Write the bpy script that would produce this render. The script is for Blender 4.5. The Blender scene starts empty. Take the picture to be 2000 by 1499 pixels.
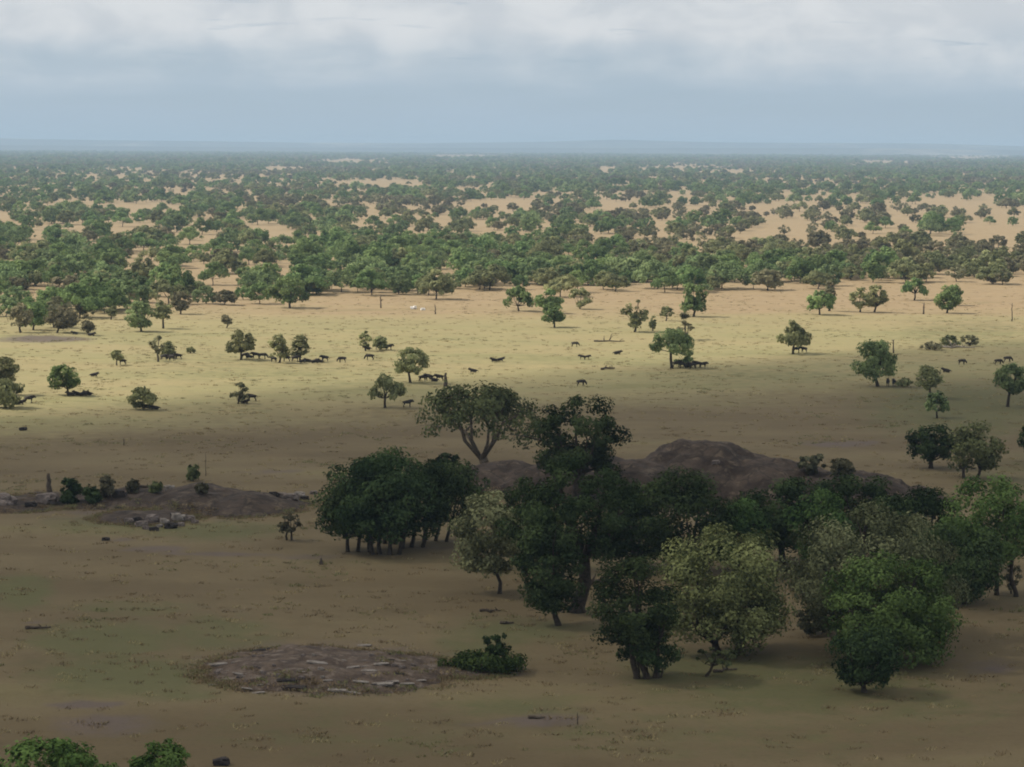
import bpy, math, random
import numpy as np
from mathutils import Vector, Matrix, noise as mnoise

# ------------------------------------------------------------------ camera
sc = bpy.context.scene
CAM_H = 45.0          # the lookout stands 45 m above the plain
F_PX = 5000.0         # focal length in pixels of a 2000 px wide picture
CX, CY = 1000.0, 749.5
PITCH = math.atan((CY - 285.0) / F_PX)
ROLL = 0.005
_F = Vector((0, math.cos(PITCH), -math.sin(PITCH)))
_R0 = Vector((1, 0, 0)); _U0 = Vector((0, math.sin(PITCH), math.cos(PITCH)))
_R = _R0 * math.cos(ROLL) + _U0 * math.sin(ROLL)
_U = -_R0 * math.sin(ROLL) + _U0 * math.cos(ROLL)
cam_d = bpy.data.cameras.new('camera'); cam = bpy.data.objects.new('camera', cam_d)
sc.collection.objects.link(cam)
cam_d.sensor_fit = 'HORIZONTAL'; cam_d.sensor_width = 36.0; cam_d.lens = 36.0 * F_PX / 2000.0
cam_d.clip_start = 1.0; cam_d.clip_end = 120000.0
M = Matrix((_R, _U, -_F)).transposed().to_4x4(); M.translation = (0, 0, CAM_H)
cam.matrix_world = M
sc.camera = cam

# ------------------------------------------------------------------ light
SUN_EL = math.radians(46); SUN_BACK = math.radians(12)      # from the left, a little behind the scene
SUN = Vector((-math.cos(SUN_EL) * math.cos(SUN_BACK), math.cos(SUN_EL) * math.sin(SUN_BACK), math.sin(SUN_EL)))
sun_d = bpy.data.lights.new('sun', 'SUN'); sun = bpy.data.objects.new('sun', sun_d)
sc.collection.objects.link(sun)
sun_d.energy = 5.0; sun_d.angle = math.radians(0.6); sun_d.color = (1.0, 0.93, 0.82)
sun.rotation_euler = (-SUN).to_track_quat('-Z', 'Y').to_euler()
sun.location = (0, 0, 3000)

def N(nt, kind, loc=None, **kw):
    n = nt.nodes.new(kind)
    for k, v in kw.items(): setattr(n, k, v)
    return n
def math_node(nt, op, a, b=None, clamp=False):
    n = nt.nodes.new('ShaderNodeMath'); n.operation = op; n.use_clamp = clamp
    for i, v in enumerate((a, b)):
        if v is None: continue
        if isinstance(v, (int, float)): n.inputs[i].default_value = v
        else: nt.links.new(v, n.inputs[i])
    return n.outputs[0]
def mix_col(nt, f, a, b, mode='MIX'):
    n = nt.nodes.new('ShaderNodeMix'); n.data_type = 'RGBA'; n.blend_type = mode
    for s, v in ((n.inputs[0], f), (n.inputs[6], a), (n.inputs[7], b)):
        if isinstance(v, (int, float)): s.default_value = v
        elif isinstance(v, tuple): s.default_value = v if len(v) == 4 else (*v, 1)
        else: nt.links.new(v, s)
    return n.outputs[2]
def smooth(nt, v, lo, hi, to0=0.0, to1=1.0):
    n = nt.nodes.new('ShaderNodeMapRange'); n.interpolation_type = 'SMOOTHSTEP'
    nt.links.new(v, n.inputs[0])
    for i, x in zip((1, 2, 3, 4), (lo, hi, to0, to1)): n.inputs[i].default_value = x
    return n.outputs[0]
def noise_tex(nt, vec, scale, detail=4, rough=0.55, dist=0.0):
    n = nt.nodes.new('ShaderNodeTexNoise'); n.inputs['Scale'].default_value = scale
    n.inputs['Detail'].default_value = detail; n.inputs['Roughness'].default_value = rough
    n.inputs['Distortion'].default_value = dist
    if vec is not None: nt.links.new(vec, n.inputs['Vector'])
    return n.outputs['Fac']

world = bpy.data.worlds.new('World'); sc.world = world; world.use_nodes = True
nt = world.node_tree; nt.nodes.clear()
sky = N(nt, 'ShaderNodeTexSky'); sky.sky_type = 'NISHITA'; sky.sun_disc = False
sky.sun_elevation = SUN_EL; sky.sun_rotation = math.atan2(SUN.x, SUN.y)
sky.altitude = 1500; sky.dust_density = 1.5
tc = N(nt, 'ShaderNodeTexCoord'); sep = N(nt, 'ShaderNodeSeparateXYZ')
nt.links.new(tc.outputs['Generated'], sep.inputs[0])
zp = math_node(nt, 'MAXIMUM', sep.outputs[2], 0.0)
den = math_node(nt, 'ADD', zp, 0.05)
comb = N(nt, 'ShaderNodeCombineXYZ')
nt.links.new(math_node(nt, 'DIVIDE', sep.outputs[0], den), comb.inputs[0])
nt.links.new(math_node(nt, 'DIVIDE', sep.outputs[1], den), comb.inputs[1])
n_big = noise_tex(nt, comb.outputs[0], 0.55, 3, 0.5)
n_mid = noise_tex(nt, comb.outputs[0], 1.3, 7, 0.6, 0.4)
lum = N(nt, 'ShaderNodeMapping'); lum.inputs['Scale'].default_value = (30, 30, 60)
nt.links.new(tc.outputs['Generated'], lum.inputs[0])
n_lump = noise_tex(nt, lum.outputs[0], 1.0, 6, 0.5, 0.35)
lum2 = N(nt, 'ShaderNodeMapping'); lum2.inputs['Scale'].default_value = (6, 6, 46)
nt.links.new(tc.outputs['Generated'], lum2.inputs[0])
n_veil = noise_tex(nt, lum2.outputs[0], 1.0, 5, 0.5, 0.2)
# blue-grey rain veil low down, paler cloud deck above it
e = math_node(nt, 'ADD', sep.outputs[2], math_node(nt, 'MULTIPLY', math_node(nt, 'SUBTRACT', n_veil, 0.5), 0.030))
e = math_node(nt, 'ADD', e, math_node(nt, 'MULTIPLY', math_node(nt, 'SUBTRACT', n_lump, 0.5), 0.018))
deck = smooth(nt, e, 0.018, 0.048)
base = mix_col(nt, 0.85, sky.outputs[0], (3.9, 5.0, 6.15))
veil = mix_col(nt, smooth(nt, n_veil, 0.30, 0.70), base, mix_col(nt, smooth(nt, sep.outputs[2], 0.0, 0.03), (4.2, 5.3, 6.45), (4.9, 5.8, 6.65)))
lumps = mix_col(nt, smooth(nt, n_lump, 0.36, 0.66), (6.2, 6.6, 7.0), (7.4, 7.65, 7.85))
gap = smooth(nt, n_mid, 0.60, 0.74, 0.0, 0.75)
lumps = mix_col(nt, gap, lumps, (4.3, 5.2, 6.0))
col = mix_col(nt, deck, veil, lumps)
bg = N(nt, 'ShaderNodeBackground'); bg.inputs['Strength'].default_value = 0.1
out = N(nt, 'ShaderNodeOutputWorld')
nt.links.new(col, bg.inputs[0]); nt.links.new(bg.outputs[0], out.inputs[0])

sc.view_settings.view_transform = 'Standard'; sc.view_settings.look = 'None'
sc.view_settings.exposure = 0.0; sc.view_settings.gamma = 1.0
sc.render.engine = 'CYCLES'
sc.cycles.use_denoising = True
sc.cycles.max_bounces = 5; sc.cycles.diffuse_bounces = 3; sc.cycles.transmission_bounces = 3
sc.cycles.volume_bounces = 1
sc.cycles.pixel_filter_type = 'BLACKMAN_HARRIS'; sc.cycles.filter_width = 1.9

# ------------------------------------------------------------------ helpers
C = sc.collection
rnd = random.Random(7)
def hz(x, y):
    """relief of the plain"""
    w = 1.0 if y < 900 else 1.0 + (y - 900) / 900.0
    return (0.28 * np.sin(x / 37.0 + 1.1) * np.sin(y / 53.0 + .5) + 0.14 * np.sin(x / 15.0 + y / 21.0)
            + 0.06 * np.sin(x / 6.1 - y / 7.3 + 2)) * min(w, 4.0)
def px_ray(px, py):
    d = _F + _R * ((px - CX) / F_PX) - _U * ((py - CY) / F_PX)
    return d
def ground_at(px, py, extra=0.0):
    """the point of the plain seen at a picture position, and the picture scale (px per metre) there"""
    d = px_ray(px, py); z = 0.0
    for _ in range(4):
        t = (z + extra - CAM_H) / d.z
        x, y = d.x * t, d.y * t
        z = float(hz(x, y))
    return Vector((x, y, z)), F_PX / t
def to_px(x, y, z=0.0):
    v = Vector((x, y, z - CAM_H)); f = v.dot(_F)
    return CX + F_PX * v.dot(_R) / f, CY - F_PX * v.dot(_U) / f

def link(o, parent=None, kind=None, label=None, cat=None, group=None):
    C.objects.link(o)
    if parent is not None: o.parent = parent
    if kind: o['kind'] = kind
    if label: o['label'] = label
    if cat: o['category'] = cat
    if group: o['group'] = group
    return o
def empty(name, loc, label, cat, group=None, rz=0.0):
    o = bpy.data.objects.new(name, None); o.location = loc; o.rotation_euler = (0, 0, rz)
    o.empty_display_size = 0.3
    return link(o, None, None, label, cat, group)
def mesh_from(name, V, Fc, mats, smooth_shade=False, tint=None, mat_idx=None):
    me = bpy.data.meshes.new(name)
    V = np.asarray(V, dtype=np.float32)
    if isinstance(Fc, np.ndarray):
        nf, k = Fc.shape
        me.vertices.add(len(V)); me.vertices.foreach_set('co', V.ravel())
        me.loops.add(nf * k); me.loops.foreach_set('vertex_index', Fc.ravel().astype(np.int32))
        me.polygons.add(nf)
        me.polygons.foreach_set('loop_start', (np.arange(nf) * k).astype(np.int32))
        me.polygons.foreach_set('loop_total', np.full(nf, k, dtype=np.int32))
        me.update(calc_edges=True)
    else:
        me.from_pydata([tuple(v) for v in V], [], Fc); me.update()
    for m in mats: me.materials.append(m)
    if smooth_shade: me.polygons.foreach_set('use_smooth', np.ones(len(me.polygons), dtype=bool))
    if mat_idx is not None: me.polygons.foreach_set('material_index', np.asarray(mat_idx, dtype=np.int32))
    if tint is not None:
        a = me.attributes.new('tint', 'FLOAT', 'POINT'); a.data.foreach_set('value', np.asarray(tint, dtype=np.float32))
    return me

# ------------------------------------------------------------------ materials
def new_mat(name):
    m = bpy.data.materials.new(name); m.use_nodes = True; m.node_tree.nodes.clear(); return m, m.node_tree
LEAF_COLS = {
    'dark':   ((.018, .032, .012), (.066, .098, .034)),
    'green':  ((.030, .058, .015), (.082, .130, .034)),
    'bright': ((.060, .105, .022), (.160, .235, .055)),
    'yellow': ((.060, .070, .024), (.300, .310, .115)),
    'pale':   ((.060, .066, .030), (.240, .245, .118)),
    'fresh':  ((.040, .072, .017), (.122, .185, .048)),
    'olive':  ((.055, .066, .026), (.140, .155, .062)),
    'grey':   ((.075, .078, .045), (.165, .165, .095)),
    'brown':  ((.066, .062, .034), (.140, .130, .076)),
}
leaf_m = {}
for key in ('dark', 'green', 'olive', 'grey', 'brown'):       # paler copies of the leaf colours, for woodland and plain trees
    a, b = LEAF_COLS[key]; g_ = (a[0] + a[1] + a[2]) / 3; k_ = {'dark': 4.3, 'green': 3.1, 'olive': 2.5, 'grey': 2.0, 'brown': 2.2}[key]
    LEAF_COLS['wood_' + key] = tuple(tuple(k_ * w * (v * .70 + .30 * sum(c) / 3) for v, w in zip(c, (1.09, 1.03, .84))) for c in (a, b))
for key, (a, b) in LEAF_COLS.items():
    m, nt = new_mat('leaves_' + key)
    at = N(nt, 'ShaderNodeAttribute', attribute_name='tint')
    oi = N(nt, 'ShaderNodeObjectInfo')
    c = mix_col(nt, at.outputs['Fac'], a, b)
    hs = N(nt, 'ShaderNodeHueSaturation')
    nt.links.new(c, hs.inputs['Color'])
    hs.inputs['Saturation'].default_value = 0.92
    r = oi.outputs['Random']
    nt.links.new(math_node(nt, 'ADD', math_node(nt, 'MULTIPLY', r, 0.026), 0.490), hs.inputs['Hue'])
    nt.links.new(math_node(nt, 'ADD', math_node(nt, 'MULTIPLY', math_node(nt, 'FRACT', math_node(nt, 'MULTIPLY', r, 7.3)), 0.5), 0.75), hs.inputs['Value'])
    d = N(nt, 'ShaderNodeBsdfDiffuse'); t = N(nt, 'ShaderNodeBsdfTranslucent')
    nt.links.new(hs.outputs[0], d.inputs[0]); nt.links.new(hs.outputs[0], t.inputs[0])
    ms = N(nt, 'ShaderNodeMixShader'); ms.inputs[0].default_value = 0.42 if key.startswith('wood_') else 0.16
    nt.links.new(d.outputs[0], ms.inputs[1]); nt.links.new(t.outputs[0], ms.inputs[2])
    o = N(nt, 'ShaderNodeOutputMaterial'); nt.links.new(ms.outputs[0], o.inputs[0])
    leaf_m[key] = m
def rough_mat(name, c1, c2, scale, rough=0.9, bump=0.0, bscale=None, c3=None, s3=1.0, crack=0.0):
    m, nt = new_mat(name)
    t = N(nt, 'ShaderNodeTexCoord')
    f = noise_tex(nt, t.outputs['Object'], scale, 7, 0.6)
    c = mix_col(nt, smooth(nt, f, 0.33, 0.67), c1, c2)
    if c3: c = mix_col(nt, smooth(nt, noise_tex(nt, t.outputs['Object'], s3, 6, 0.65), 0.52, 0.66), c, c3)
    if crack:
        vo = N(nt, 'ShaderNodeTexVoronoi'); vo.feature = 'DISTANCE_TO_EDGE'; vo.inputs['Scale'].default_value = crack
        wv = N(nt, 'ShaderNodeVectorMath'); wv.operation = 'ADD'
        nz = N(nt, 'ShaderNodeTexNoise'); nz.inputs['Scale'].default_value = crack * 1.7; nz.inputs['Detail'].default_value = 5
        nt.links.new(t.outputs['Object'], nz.inputs['Vector'])
        sc_ = N(nt, 'ShaderNodeVectorMath'); sc_.operation = 'SCALE'; sc_.inputs['Scale'].default_value = 1.6
        nt.links.new(nz.outputs['Color'], sc_.inputs[0]); nt.links.new(t.outputs['Object'], wv.inputs[0]); nt.links.new(sc_.outputs[0], wv.inputs[1])
        nt.links.new(wv.outputs[0], vo.inputs['Vector'])
        c = mix_col(nt, smooth(nt, vo.outputs['Distance'], 0.07, 0.0, 0.0, 0.75), c, (.028, .021, .018))
    p = N(nt, 'ShaderNodeBsdfPrincipled'); p.inputs['Roughness'].default_value = rough
    p.inputs['Specular IOR Level'].default_value = 0.2
    nt.links.new(c, p.inputs['Base Color'])
    if bump:
        b = N(nt, 'ShaderNodeBump'); b.inputs['Strength'].default_value = bump; b.inputs['Distance'].default_value = 0.3
        nt.links.new(noise_tex(nt, t.outputs['Object'], bscale or scale * 2, 8, 0.65), b.inputs['Height'])
        nt.links.new(b.outputs[0], p.inputs['Normal'])
    o = N(nt, 'ShaderNodeOutputMaterial'); nt.links.new(p.outputs[0], o.inputs[0])
    return m
bark_m = rough_mat('bark', (.030, .023, .018), (.070, .055, .042), 3.0, 0.95, 0.5, 9.0)
pale_bark_m = rough_mat('pale_bark', (.085, .066, .048), (.16, .13, .095), 3.0, 0.95, 0.5, 9.0)
dead_m = rough_mat('dead_wood', (.05, .038, .030), (.12, .095, .072), 4.0, 0.95, 0.4, 10)
grey_wood_m = rough_mat('weathered_wood', (.26, .22, .19), (.42, .37, .32), 4.0, 0.95, 0.4, 10)
rock_m = rough_mat('outcrop_rock', (.031, .022, .017), (.070, .051, .039), 0.35, 0.95, 1.0, 1.1, (.108, .082, .058), 0.6, 0.33)
mound_m = rough_mat('mound_rock', (.056, .039, .030), (.118, .086, .063), 0.7, 0.95, 1.0, 1.6, (.175, .140, .112), 1.1)
boulder_m = rough_mat('boulder_rock', (.10, .08, .072), (.24, .20, .18), 0.9, 0.92, 0.8, 3.0)
pale_rock_m = rough_mat('pale_rock', (.17, .145, .125), (.31, .275, .245), 1.5, 0.92, 0.8, 4.0)
dark_rock_m = rough_mat('dark_rock', (.020, .017, .016), (.05, .042, .04), 1.5, 0.95, 0.6, 4.0)
white_rock_m = rough_mat('white_rock', (.72, .69, .66), (.85, .83, .80), 1.5, 0.9, 0.4, 4.0)
soil_m = rough_mat('mound_soil', (.075, .052, .036), (.14, .10, .07), 2.0, 0.95, 0.7, 5.0)
hide_m = rough_mat('dark_hide', (.014, .011, .010), (.052, .042, .036), 3.0, 0.7)
horn_m = rough_mat('horn', (.02, .018, .016), (.05, .045, .04), 6.0, 0.5)
mane_m = rough_mat('mane_hair', (.006, .005, .005), (.014, .012, .011), 9.0, 0.8)
hill_m = rough_mat('hill_scrub', (.030, .038, .024), (.065, .068, .045), 0.0012, 0.95, 0, None, (.26, .22, .15), 0.0009)

# grassy plain: the masks attribute holds green growth (R), bare grey soil (G) and straw beyond the shade-darkened turf (B)
ground_m, nt = new_mat('plain_ground')
tcg = N(nt, 'ShaderNodeTexCoord')
at = N(nt, 'ShaderNodeAttribute', attribute_name='masks')
sp = N(nt, 'ShaderNodeSeparateColor'); nt.links.new(at.outputs['Color'], sp.inputs[0])
strx = N(nt, 'ShaderNodeMapping'); strx.inputs['Scale'].default_value = (0.35, 1.0, 1.0)
nt.links.new(tcg.outputs['Object'], strx.inputs[0])
P = tcg.outputs['Object']
nA = noise_tex(nt, strx.outputs[0], 0.045, 6, 0.6)      # 20 m drifts
nB = noise_tex(nt, P, 0.30, 7, 0.65)                    # 3 m patches
nC = noise_tex(nt, P, 2.2, 6, 0.7)                      # tufts
nD = noise_tex(nt, strx.outputs[0], 0.0065, 4, 0.5)     # 150 m tracts
def brk(mask, amt, lo=0.25, hi=0.75):
    s = math_node(nt, 'ADD', mask, math_node(nt, 'MULTIPLY', math_node(nt, 'SUBTRACT', nB, 0.5), amt))
    return smooth(nt, s, lo, hi)
c = mix_col(nt, smooth(nt, nA, 0.32, 0.68), (.114, .086, .047), (.158, .124, .069))      # grazed brown turf, with part of the cloud's shade in its colour
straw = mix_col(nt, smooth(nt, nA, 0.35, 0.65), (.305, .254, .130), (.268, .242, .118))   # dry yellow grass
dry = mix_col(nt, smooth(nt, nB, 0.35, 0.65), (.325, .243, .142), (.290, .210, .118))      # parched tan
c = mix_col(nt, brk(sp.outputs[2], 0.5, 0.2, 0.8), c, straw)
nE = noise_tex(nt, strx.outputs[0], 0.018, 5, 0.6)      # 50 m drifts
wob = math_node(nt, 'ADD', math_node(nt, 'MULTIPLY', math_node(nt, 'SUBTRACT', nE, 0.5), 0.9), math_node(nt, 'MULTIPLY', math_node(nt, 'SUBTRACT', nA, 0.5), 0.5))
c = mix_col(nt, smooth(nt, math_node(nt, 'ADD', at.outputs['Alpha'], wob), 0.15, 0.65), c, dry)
c = mix_col(nt, math_node(nt, 'MULTIPLY', brk(sp.outputs[0], 1.3, 0.2, 0.85), 0.72), c, (.092, .098, .041))
c = mix_col(nt, math_node(nt, 'MULTIPLY', smooth(nt, nA, 0.56, 0.72), 0.35), c, (.150, .140, .055))
c = mix_col(nt, math_node(nt, 'MULTIPLY', brk(sp.outputs[1], 0.9), 0.9), c, (.115, .090, .078))
c = mix_col(nt, math_node(nt, 'MULTIPLY', smooth(nt, nC, 0.52, 0.72), 0.45), c, mix_col(nt, 1.0, c, (.62, .60, .52), 'MULTIPLY'))
c = mix_col(nt, math_node(nt, 'MULTIPLY', smooth(nt, nC, 0.46, 0.30), 0.22), c, mix_col(nt, 1.0, c, (1.35, 1.3, 1.2), 'MULTIPLY'))
nF = noise_tex(nt, P, 0.11, 6, 0.7)                      # 9 m patches of shorter and taller grass
c = mix_col(nt, math_node(nt, 'MULTIPLY', smooth(nt, nF, 0.52, 0.68), 0.5), c, mix_col(nt, 1.0, c, (.76, .76, .72), 'MULTIPLY'))
c = mix_col(nt, math_node(nt, 'MULTIPLY', smooth(nt, nF, 0.46, 0.32), 0.5), c, mix_col(nt, 1.0, c, (1.20, 1.17, 1.12), 'MULTIPLY'))
p = N(nt, 'ShaderNodeBsdfPrincipled'); p.inputs['Roughness'].default_value = 0.95; p.inputs['Specular IOR Level'].default_value = 0.1
nt.links.new(c, p.inputs['Base Color'])
b = N(nt, 'ShaderNodeBump'); b.inputs['Strength'].default_value = 0.35; b.inputs['Distance'].default_value = 0.12
nt.links.new(math_node(nt, 'ADD', nC, math_node(nt, 'MULTIPLY', nB, 1.5)), b.inputs['Height'])
nt.links.new(b.outputs[0], p.inputs['Normal'])
o = N(nt, 'ShaderNodeOutputMaterial'); nt.links.new(p.outputs[0], o.inputs[0])

# ------------------------------------------------------------------ ground sheet
def axis(fine0, fine1, step, end0, end1, grow=1.22):
    a = list(np.arange(fine0, fine1 + .1, step)); s = step
    while a[-1] < end1: s *= grow; a.append(a[-1] + s)
    s = step; lo = [fine0]
    while lo[-1] > end0: s *= grow; lo.append(lo[-1] - s)
    return np.array(lo[:0:-1] + a)
xs = axis(-125, 125, 2.5, -30000, 30000)
ys = axis(140, 780, 2.5, -4000, 42000, 1.06)
GX, GY = np.meshgrid(xs, ys)
GZ = np.vectorize(lambda x, y: float(hz(x, y)))(GX, GY)
nx, ny = len(xs), len(ys)
idx = np.arange(nx * ny).reshape(ny, nx)
quads = np.stack([idx[:-1, :-1], idx[:-1, 1:], idx[1:, 1:], idx[1:, :-1]], -1).reshape(-1, 4)
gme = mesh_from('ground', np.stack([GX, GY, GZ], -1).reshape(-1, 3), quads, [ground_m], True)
# (picture position of the patch on the plain, half sizes, strength)
GREEN = [(700, 1450, 500, 60, .42), (1400, 1440, 600, 70, .45), (230, 1335, 190, 45, 1), (190, 1262, 170, 42, .9), (30, 1165, 75, 40, .95), (260, 1195, 160, 22, .6), (420, 1245, 150, 45, .7),
         (330, 1370, 110, 18, .8), (1560, 1345, 330, 70, .75), (1370, 1310, 190, 45, .8), (1820, 1380, 240, 50, .55), (1010, 1235, 160, 30, .8),
         (940, 1265, 120, 30, .7), (1010, 1385, 160, 30, .7), (700, 1420, 260, 40, .4), (220, 1025, 170, 24, .7), (420, 1040, 160, 22, .8),
         (560, 720, 420, 55, .4), (100, 790, 330, 40, .35), (1880, 800, 220, 70, .8), (1500, 735, 300, 25, .5), (1060, 705, 420, 28, .35), (1890, 650, 200, 35, .5),
         (430, 800, 250, 22, .45), (1700, 700, 330, 22, .35), (700, 660, 420, 18, .2), (1980, 930, 120, 60, .5), (1010, 1110, 190, 22, .5), (520, 1400, 90, 22, .35)]
BARE = [(640, 1312, 285, 62, .75), (270, 990, 340, 42, .55), (1480, 985, 420, 60, .5), (150, 1392, 85, 11, 1), (190, 1432, 120, 26, .75), (1070, 1415, 90, 16, .9), (960, 1422, 90, 8, .6), (640, 1365, 230, 18, .5), (60, 1230, 40, 5, .8),
        (940, 1315, 100, 16, .6), (300, 1075, 90, 6, .8), (420, 1085, 130, 6, .8), (600, 1090, 110, 5, .7), (850, 1075, 60, 6, .6), (230, 1055, 50, 5, .7),
        (1640, 873, 85, 8, .8), (1700, 868, 40, 4, .7), (545, 925, 55, 6, .7), (85, 665, 110, 9, .8), (480, 928, 40, 4, .6), (1960, 1310, 70, 16, .7),  # the strip by the left woodland edge is only a darker brownish tone
        (1900, 1300, 90, 20, .4), (430, 1195, 190, 8, .4)]
mk = np.zeros((ny, nx, 4), dtype=np.float32)
depth_px = 285.0 + CAM_H * F_PX / np.maximum(GY, 60.0)
PXg = CX + F_PX * GX / np.maximum(GY, 60.0); PYg = depth_px + (PXg - CX) * ROLL
for ch, lst in ((0, GREEN), (1, BARE)):
    for (cx_, cy_, hw, hh, st) in lst:
        r2 = ((PXg - cx_) / hw) ** 2 + ((PYg - cy_) / hh) ** 2
        mk[..., ch] = np.maximum(mk[..., ch], st * np.exp(-0.9 * r2 ** 1.5))
far = np.clip((GY - 360.0 - 0.55 * GX) / 170.0, 0, 1); mk[..., 2] = far * far * (3 - 2 * far)  # turf-to-straw step slants with the cloud shadow's edge, deepening its shade in colour
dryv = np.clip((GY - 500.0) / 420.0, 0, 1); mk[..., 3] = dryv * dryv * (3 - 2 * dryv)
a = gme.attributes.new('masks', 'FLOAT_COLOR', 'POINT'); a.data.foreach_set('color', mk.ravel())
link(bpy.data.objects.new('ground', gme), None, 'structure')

# ------------------------------------------------------------------ far hills
def hills(name, y0, depth, hfun, seed):
    xs_ = np.arange(-16000, 16001, 160.0); vs = np.linspace(-1, 1, 17)
    V = []
    for v in vs:
        for x in xs_:
            prof = max(0.0, 1 - v * v) ** 1.3
            n = mnoise.fractal(Vector((x / 2200.0, v * 2.0, seed)), 0.8, 2.0, 6)
            V.append((x, y0 + v * depth, -6 + (hfun(x) * (1 + 0.10 * n) + 6) * prof))
    n1 = len(xs_); ii = np.arange(len(V)).reshape(len(vs), n1)
    q = np.stack([ii[:-1, :-1], ii[:-1, 1:], ii[1:, 1:], ii[1:, :-1]], -1).reshape(-1, 4)
    return link(bpy.data.objects.new(name, mesh_from(name, V, q, [hill_m], True)), None, 'structure')
hills('hills', 21000, 1900, lambda x: float(np.interp(x, [-16000, -8000, -4200, -2600, -1700, -600, 300, 840, 1500, 2400, 3500, 4200, 5200, 8000, 16000],
                                                       [60, 76, 84, 70, 60, 64, 78, 96, 84, 80, 82, 62, 68, 72, 55])), 3.1)
hills('hills', 16800, 900, lambda x: float(np.interp(x, [-16000, -3400, -1500, 0, 900, 2300, 3400, 16000], [30, 34, 24, 30, 36, 40, 30, 30])), 8.4)

# ------------------------------------------------------------------ rock outcrops
class Outcrop:
    def __init__(self, lobes, seed, noise_amp=0.35, step=0.6, power=1.1):
        self.l = []
        for (px, py, h, rx, ry) in lobes:
            p, s = ground_at(px, py); self.l.append((p.x, p.y, h, rx, ry))
        self.seed, self.na, self.step, self.pw = seed, noise_amp, step, power
    def raw(self, x, y):
        best = 0.0
        wob = 1 + 0.22 * mnoise.noise(Vector((x / 5.0, y / 5.0, self.seed))) + 0.26 * mnoise.fractal(Vector((x / 2.0, y / 2.6, self.seed + 2)), .8, 2.0, 3)
        for (cx_, cy_, h, rx, ry) in self.l:
            r2 = (((x - cx_) / rx) ** 2 + ((y - cy_) / ry) ** 2) * wob
            if r2 < 1: best = max(best, h * (1 - r2) ** self.pw)
        return best
    def z(self, x, y):
        hh = self.raw(x, y); g = float(hz(x, y))
        if hh <= 0: return g
        n = mnoise.fractal(Vector((x / 6.0, y / 6.0, self.seed)), 0.9, 2.1, 6)
        ridge = 1 - abs(mnoise.noise(Vector((x / 3.1, y / 4.3, self.seed + 4)))) - 0.5 * abs(mnoise.noise(Vector((x / 1.2, y / 1.7, self.seed + 9))))
        fade = min(1.0, hh / 0.5)
        return g + hh + fade * self.na * (n + 0.9 * (ridge - 0.7))
    def build(self, label):
        x0 = min(c[0] - c[3] for c in self.l) - 2; x1 = max(c[0] + c[3] for c in self.l) + 2
        y0 = min(c[1] - c[4] for c in self.l) - 2; y1 = max(c[1] + c[4] for c in self.l) + 2
        X = np.arange(x0, x1, self.step); Y = np.arange(y0, y1, self.step)
        V = []; keep = []
        for y in Y:
            for x in X:
                r = self.raw(x, y)
                keep.append(r > 0)
                V.append((x, y, self.z(x, y) if r > 0 else float(hz(x, y)) - 0.35))
        keep = np.array(keep).reshape(len(Y), len(X))
        ii = np.arange(len(V)).reshape(len(Y), len(X))
        q = np.stack([ii[:-1, :-1], ii[:-1, 1:], ii[1:, 1:], ii[1:, :-1]], -1).reshape(-1, 4)
        k = (keep[:-1, :-1] | keep[:-1, 1:] | keep[1:, 1:] | keep[1:, :-1]).ravel()
        q = q[k]; used = np.unique(q); rem = np.full(len(V), -1); rem[used] = np.arange(len(used))
        me = mesh_from('rock_outcrop', np.array(V)[used], rem[q], [getattr(self, 'mat', rock_m)], True)
        return link(bpy.data.objects.new('rock_outcrop', me), None, None, label, 'rock')
oc_left = Outcrop([(480, 990, 1.6, 8, 9), (390, 980, 2.0, 8, 10), (250, 978, 1.4, 11, 9), (120, 980, 0.9, 10, 7), (285, 1012, 0.7, 6.5, 6), (20, 990, .8, 8, 6)], 1.7, 0.42)
oc_mid = Outcrop([(1375, 958, 6.4, 13, 14), (1500, 965, 4.6, 13, 13), (1640, 980, 3.6, 14, 11), (1150, 958, 4.2, 15, 11), (1000, 950, 3.0, 14, 9), (1250, 970, 4.4, 12, 12)], 5.2, 0.75)
oc_front = Outcrop([(590, 1308, 1.15, 9, 10), (700, 1312, 1.0, 8.5, 9), (500, 1316, .55, 5, 5.5), (860, 1308, .4, 6, 4)], 9.6, 0.32, 0.45, 0.9)
oc_left.build('low bare brown rock shelf fringed with shrubs and loose boulders')
oc_mid.build('tallest purple-brown domed rock outcrop rising behind the dense tree group')
oc_front.mat = mound_m
oc_front.build('low round grey-brown rock mound strewn with pale slabs beside a green bush')
OUTS = [oc_left, oc_mid, oc_front]
def top_z(x, y):
    z = float(hz(x, y))
    for oc in OUTS:
        if oc.raw(x, y) > 0: z = max(z, oc.z(x, y))
    return z
def on_surface(px, py):
    """first point of plain or outcrop that the picture position looks at"""
    d = px_ray(px, py); g, s = ground_at(px, py)
    t1 = g.y / d.y; best = None
    for k in range(60):
        t = t1 * (0.86 + 0.14 * k / 59.0)
        x, y, z = d.x * t, d.y * t, CAM_H + d.z * t
        if z <= top_z(x, y): return Vector((x, y, top_z(x, y))), F_PX / t
    return g, s

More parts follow.
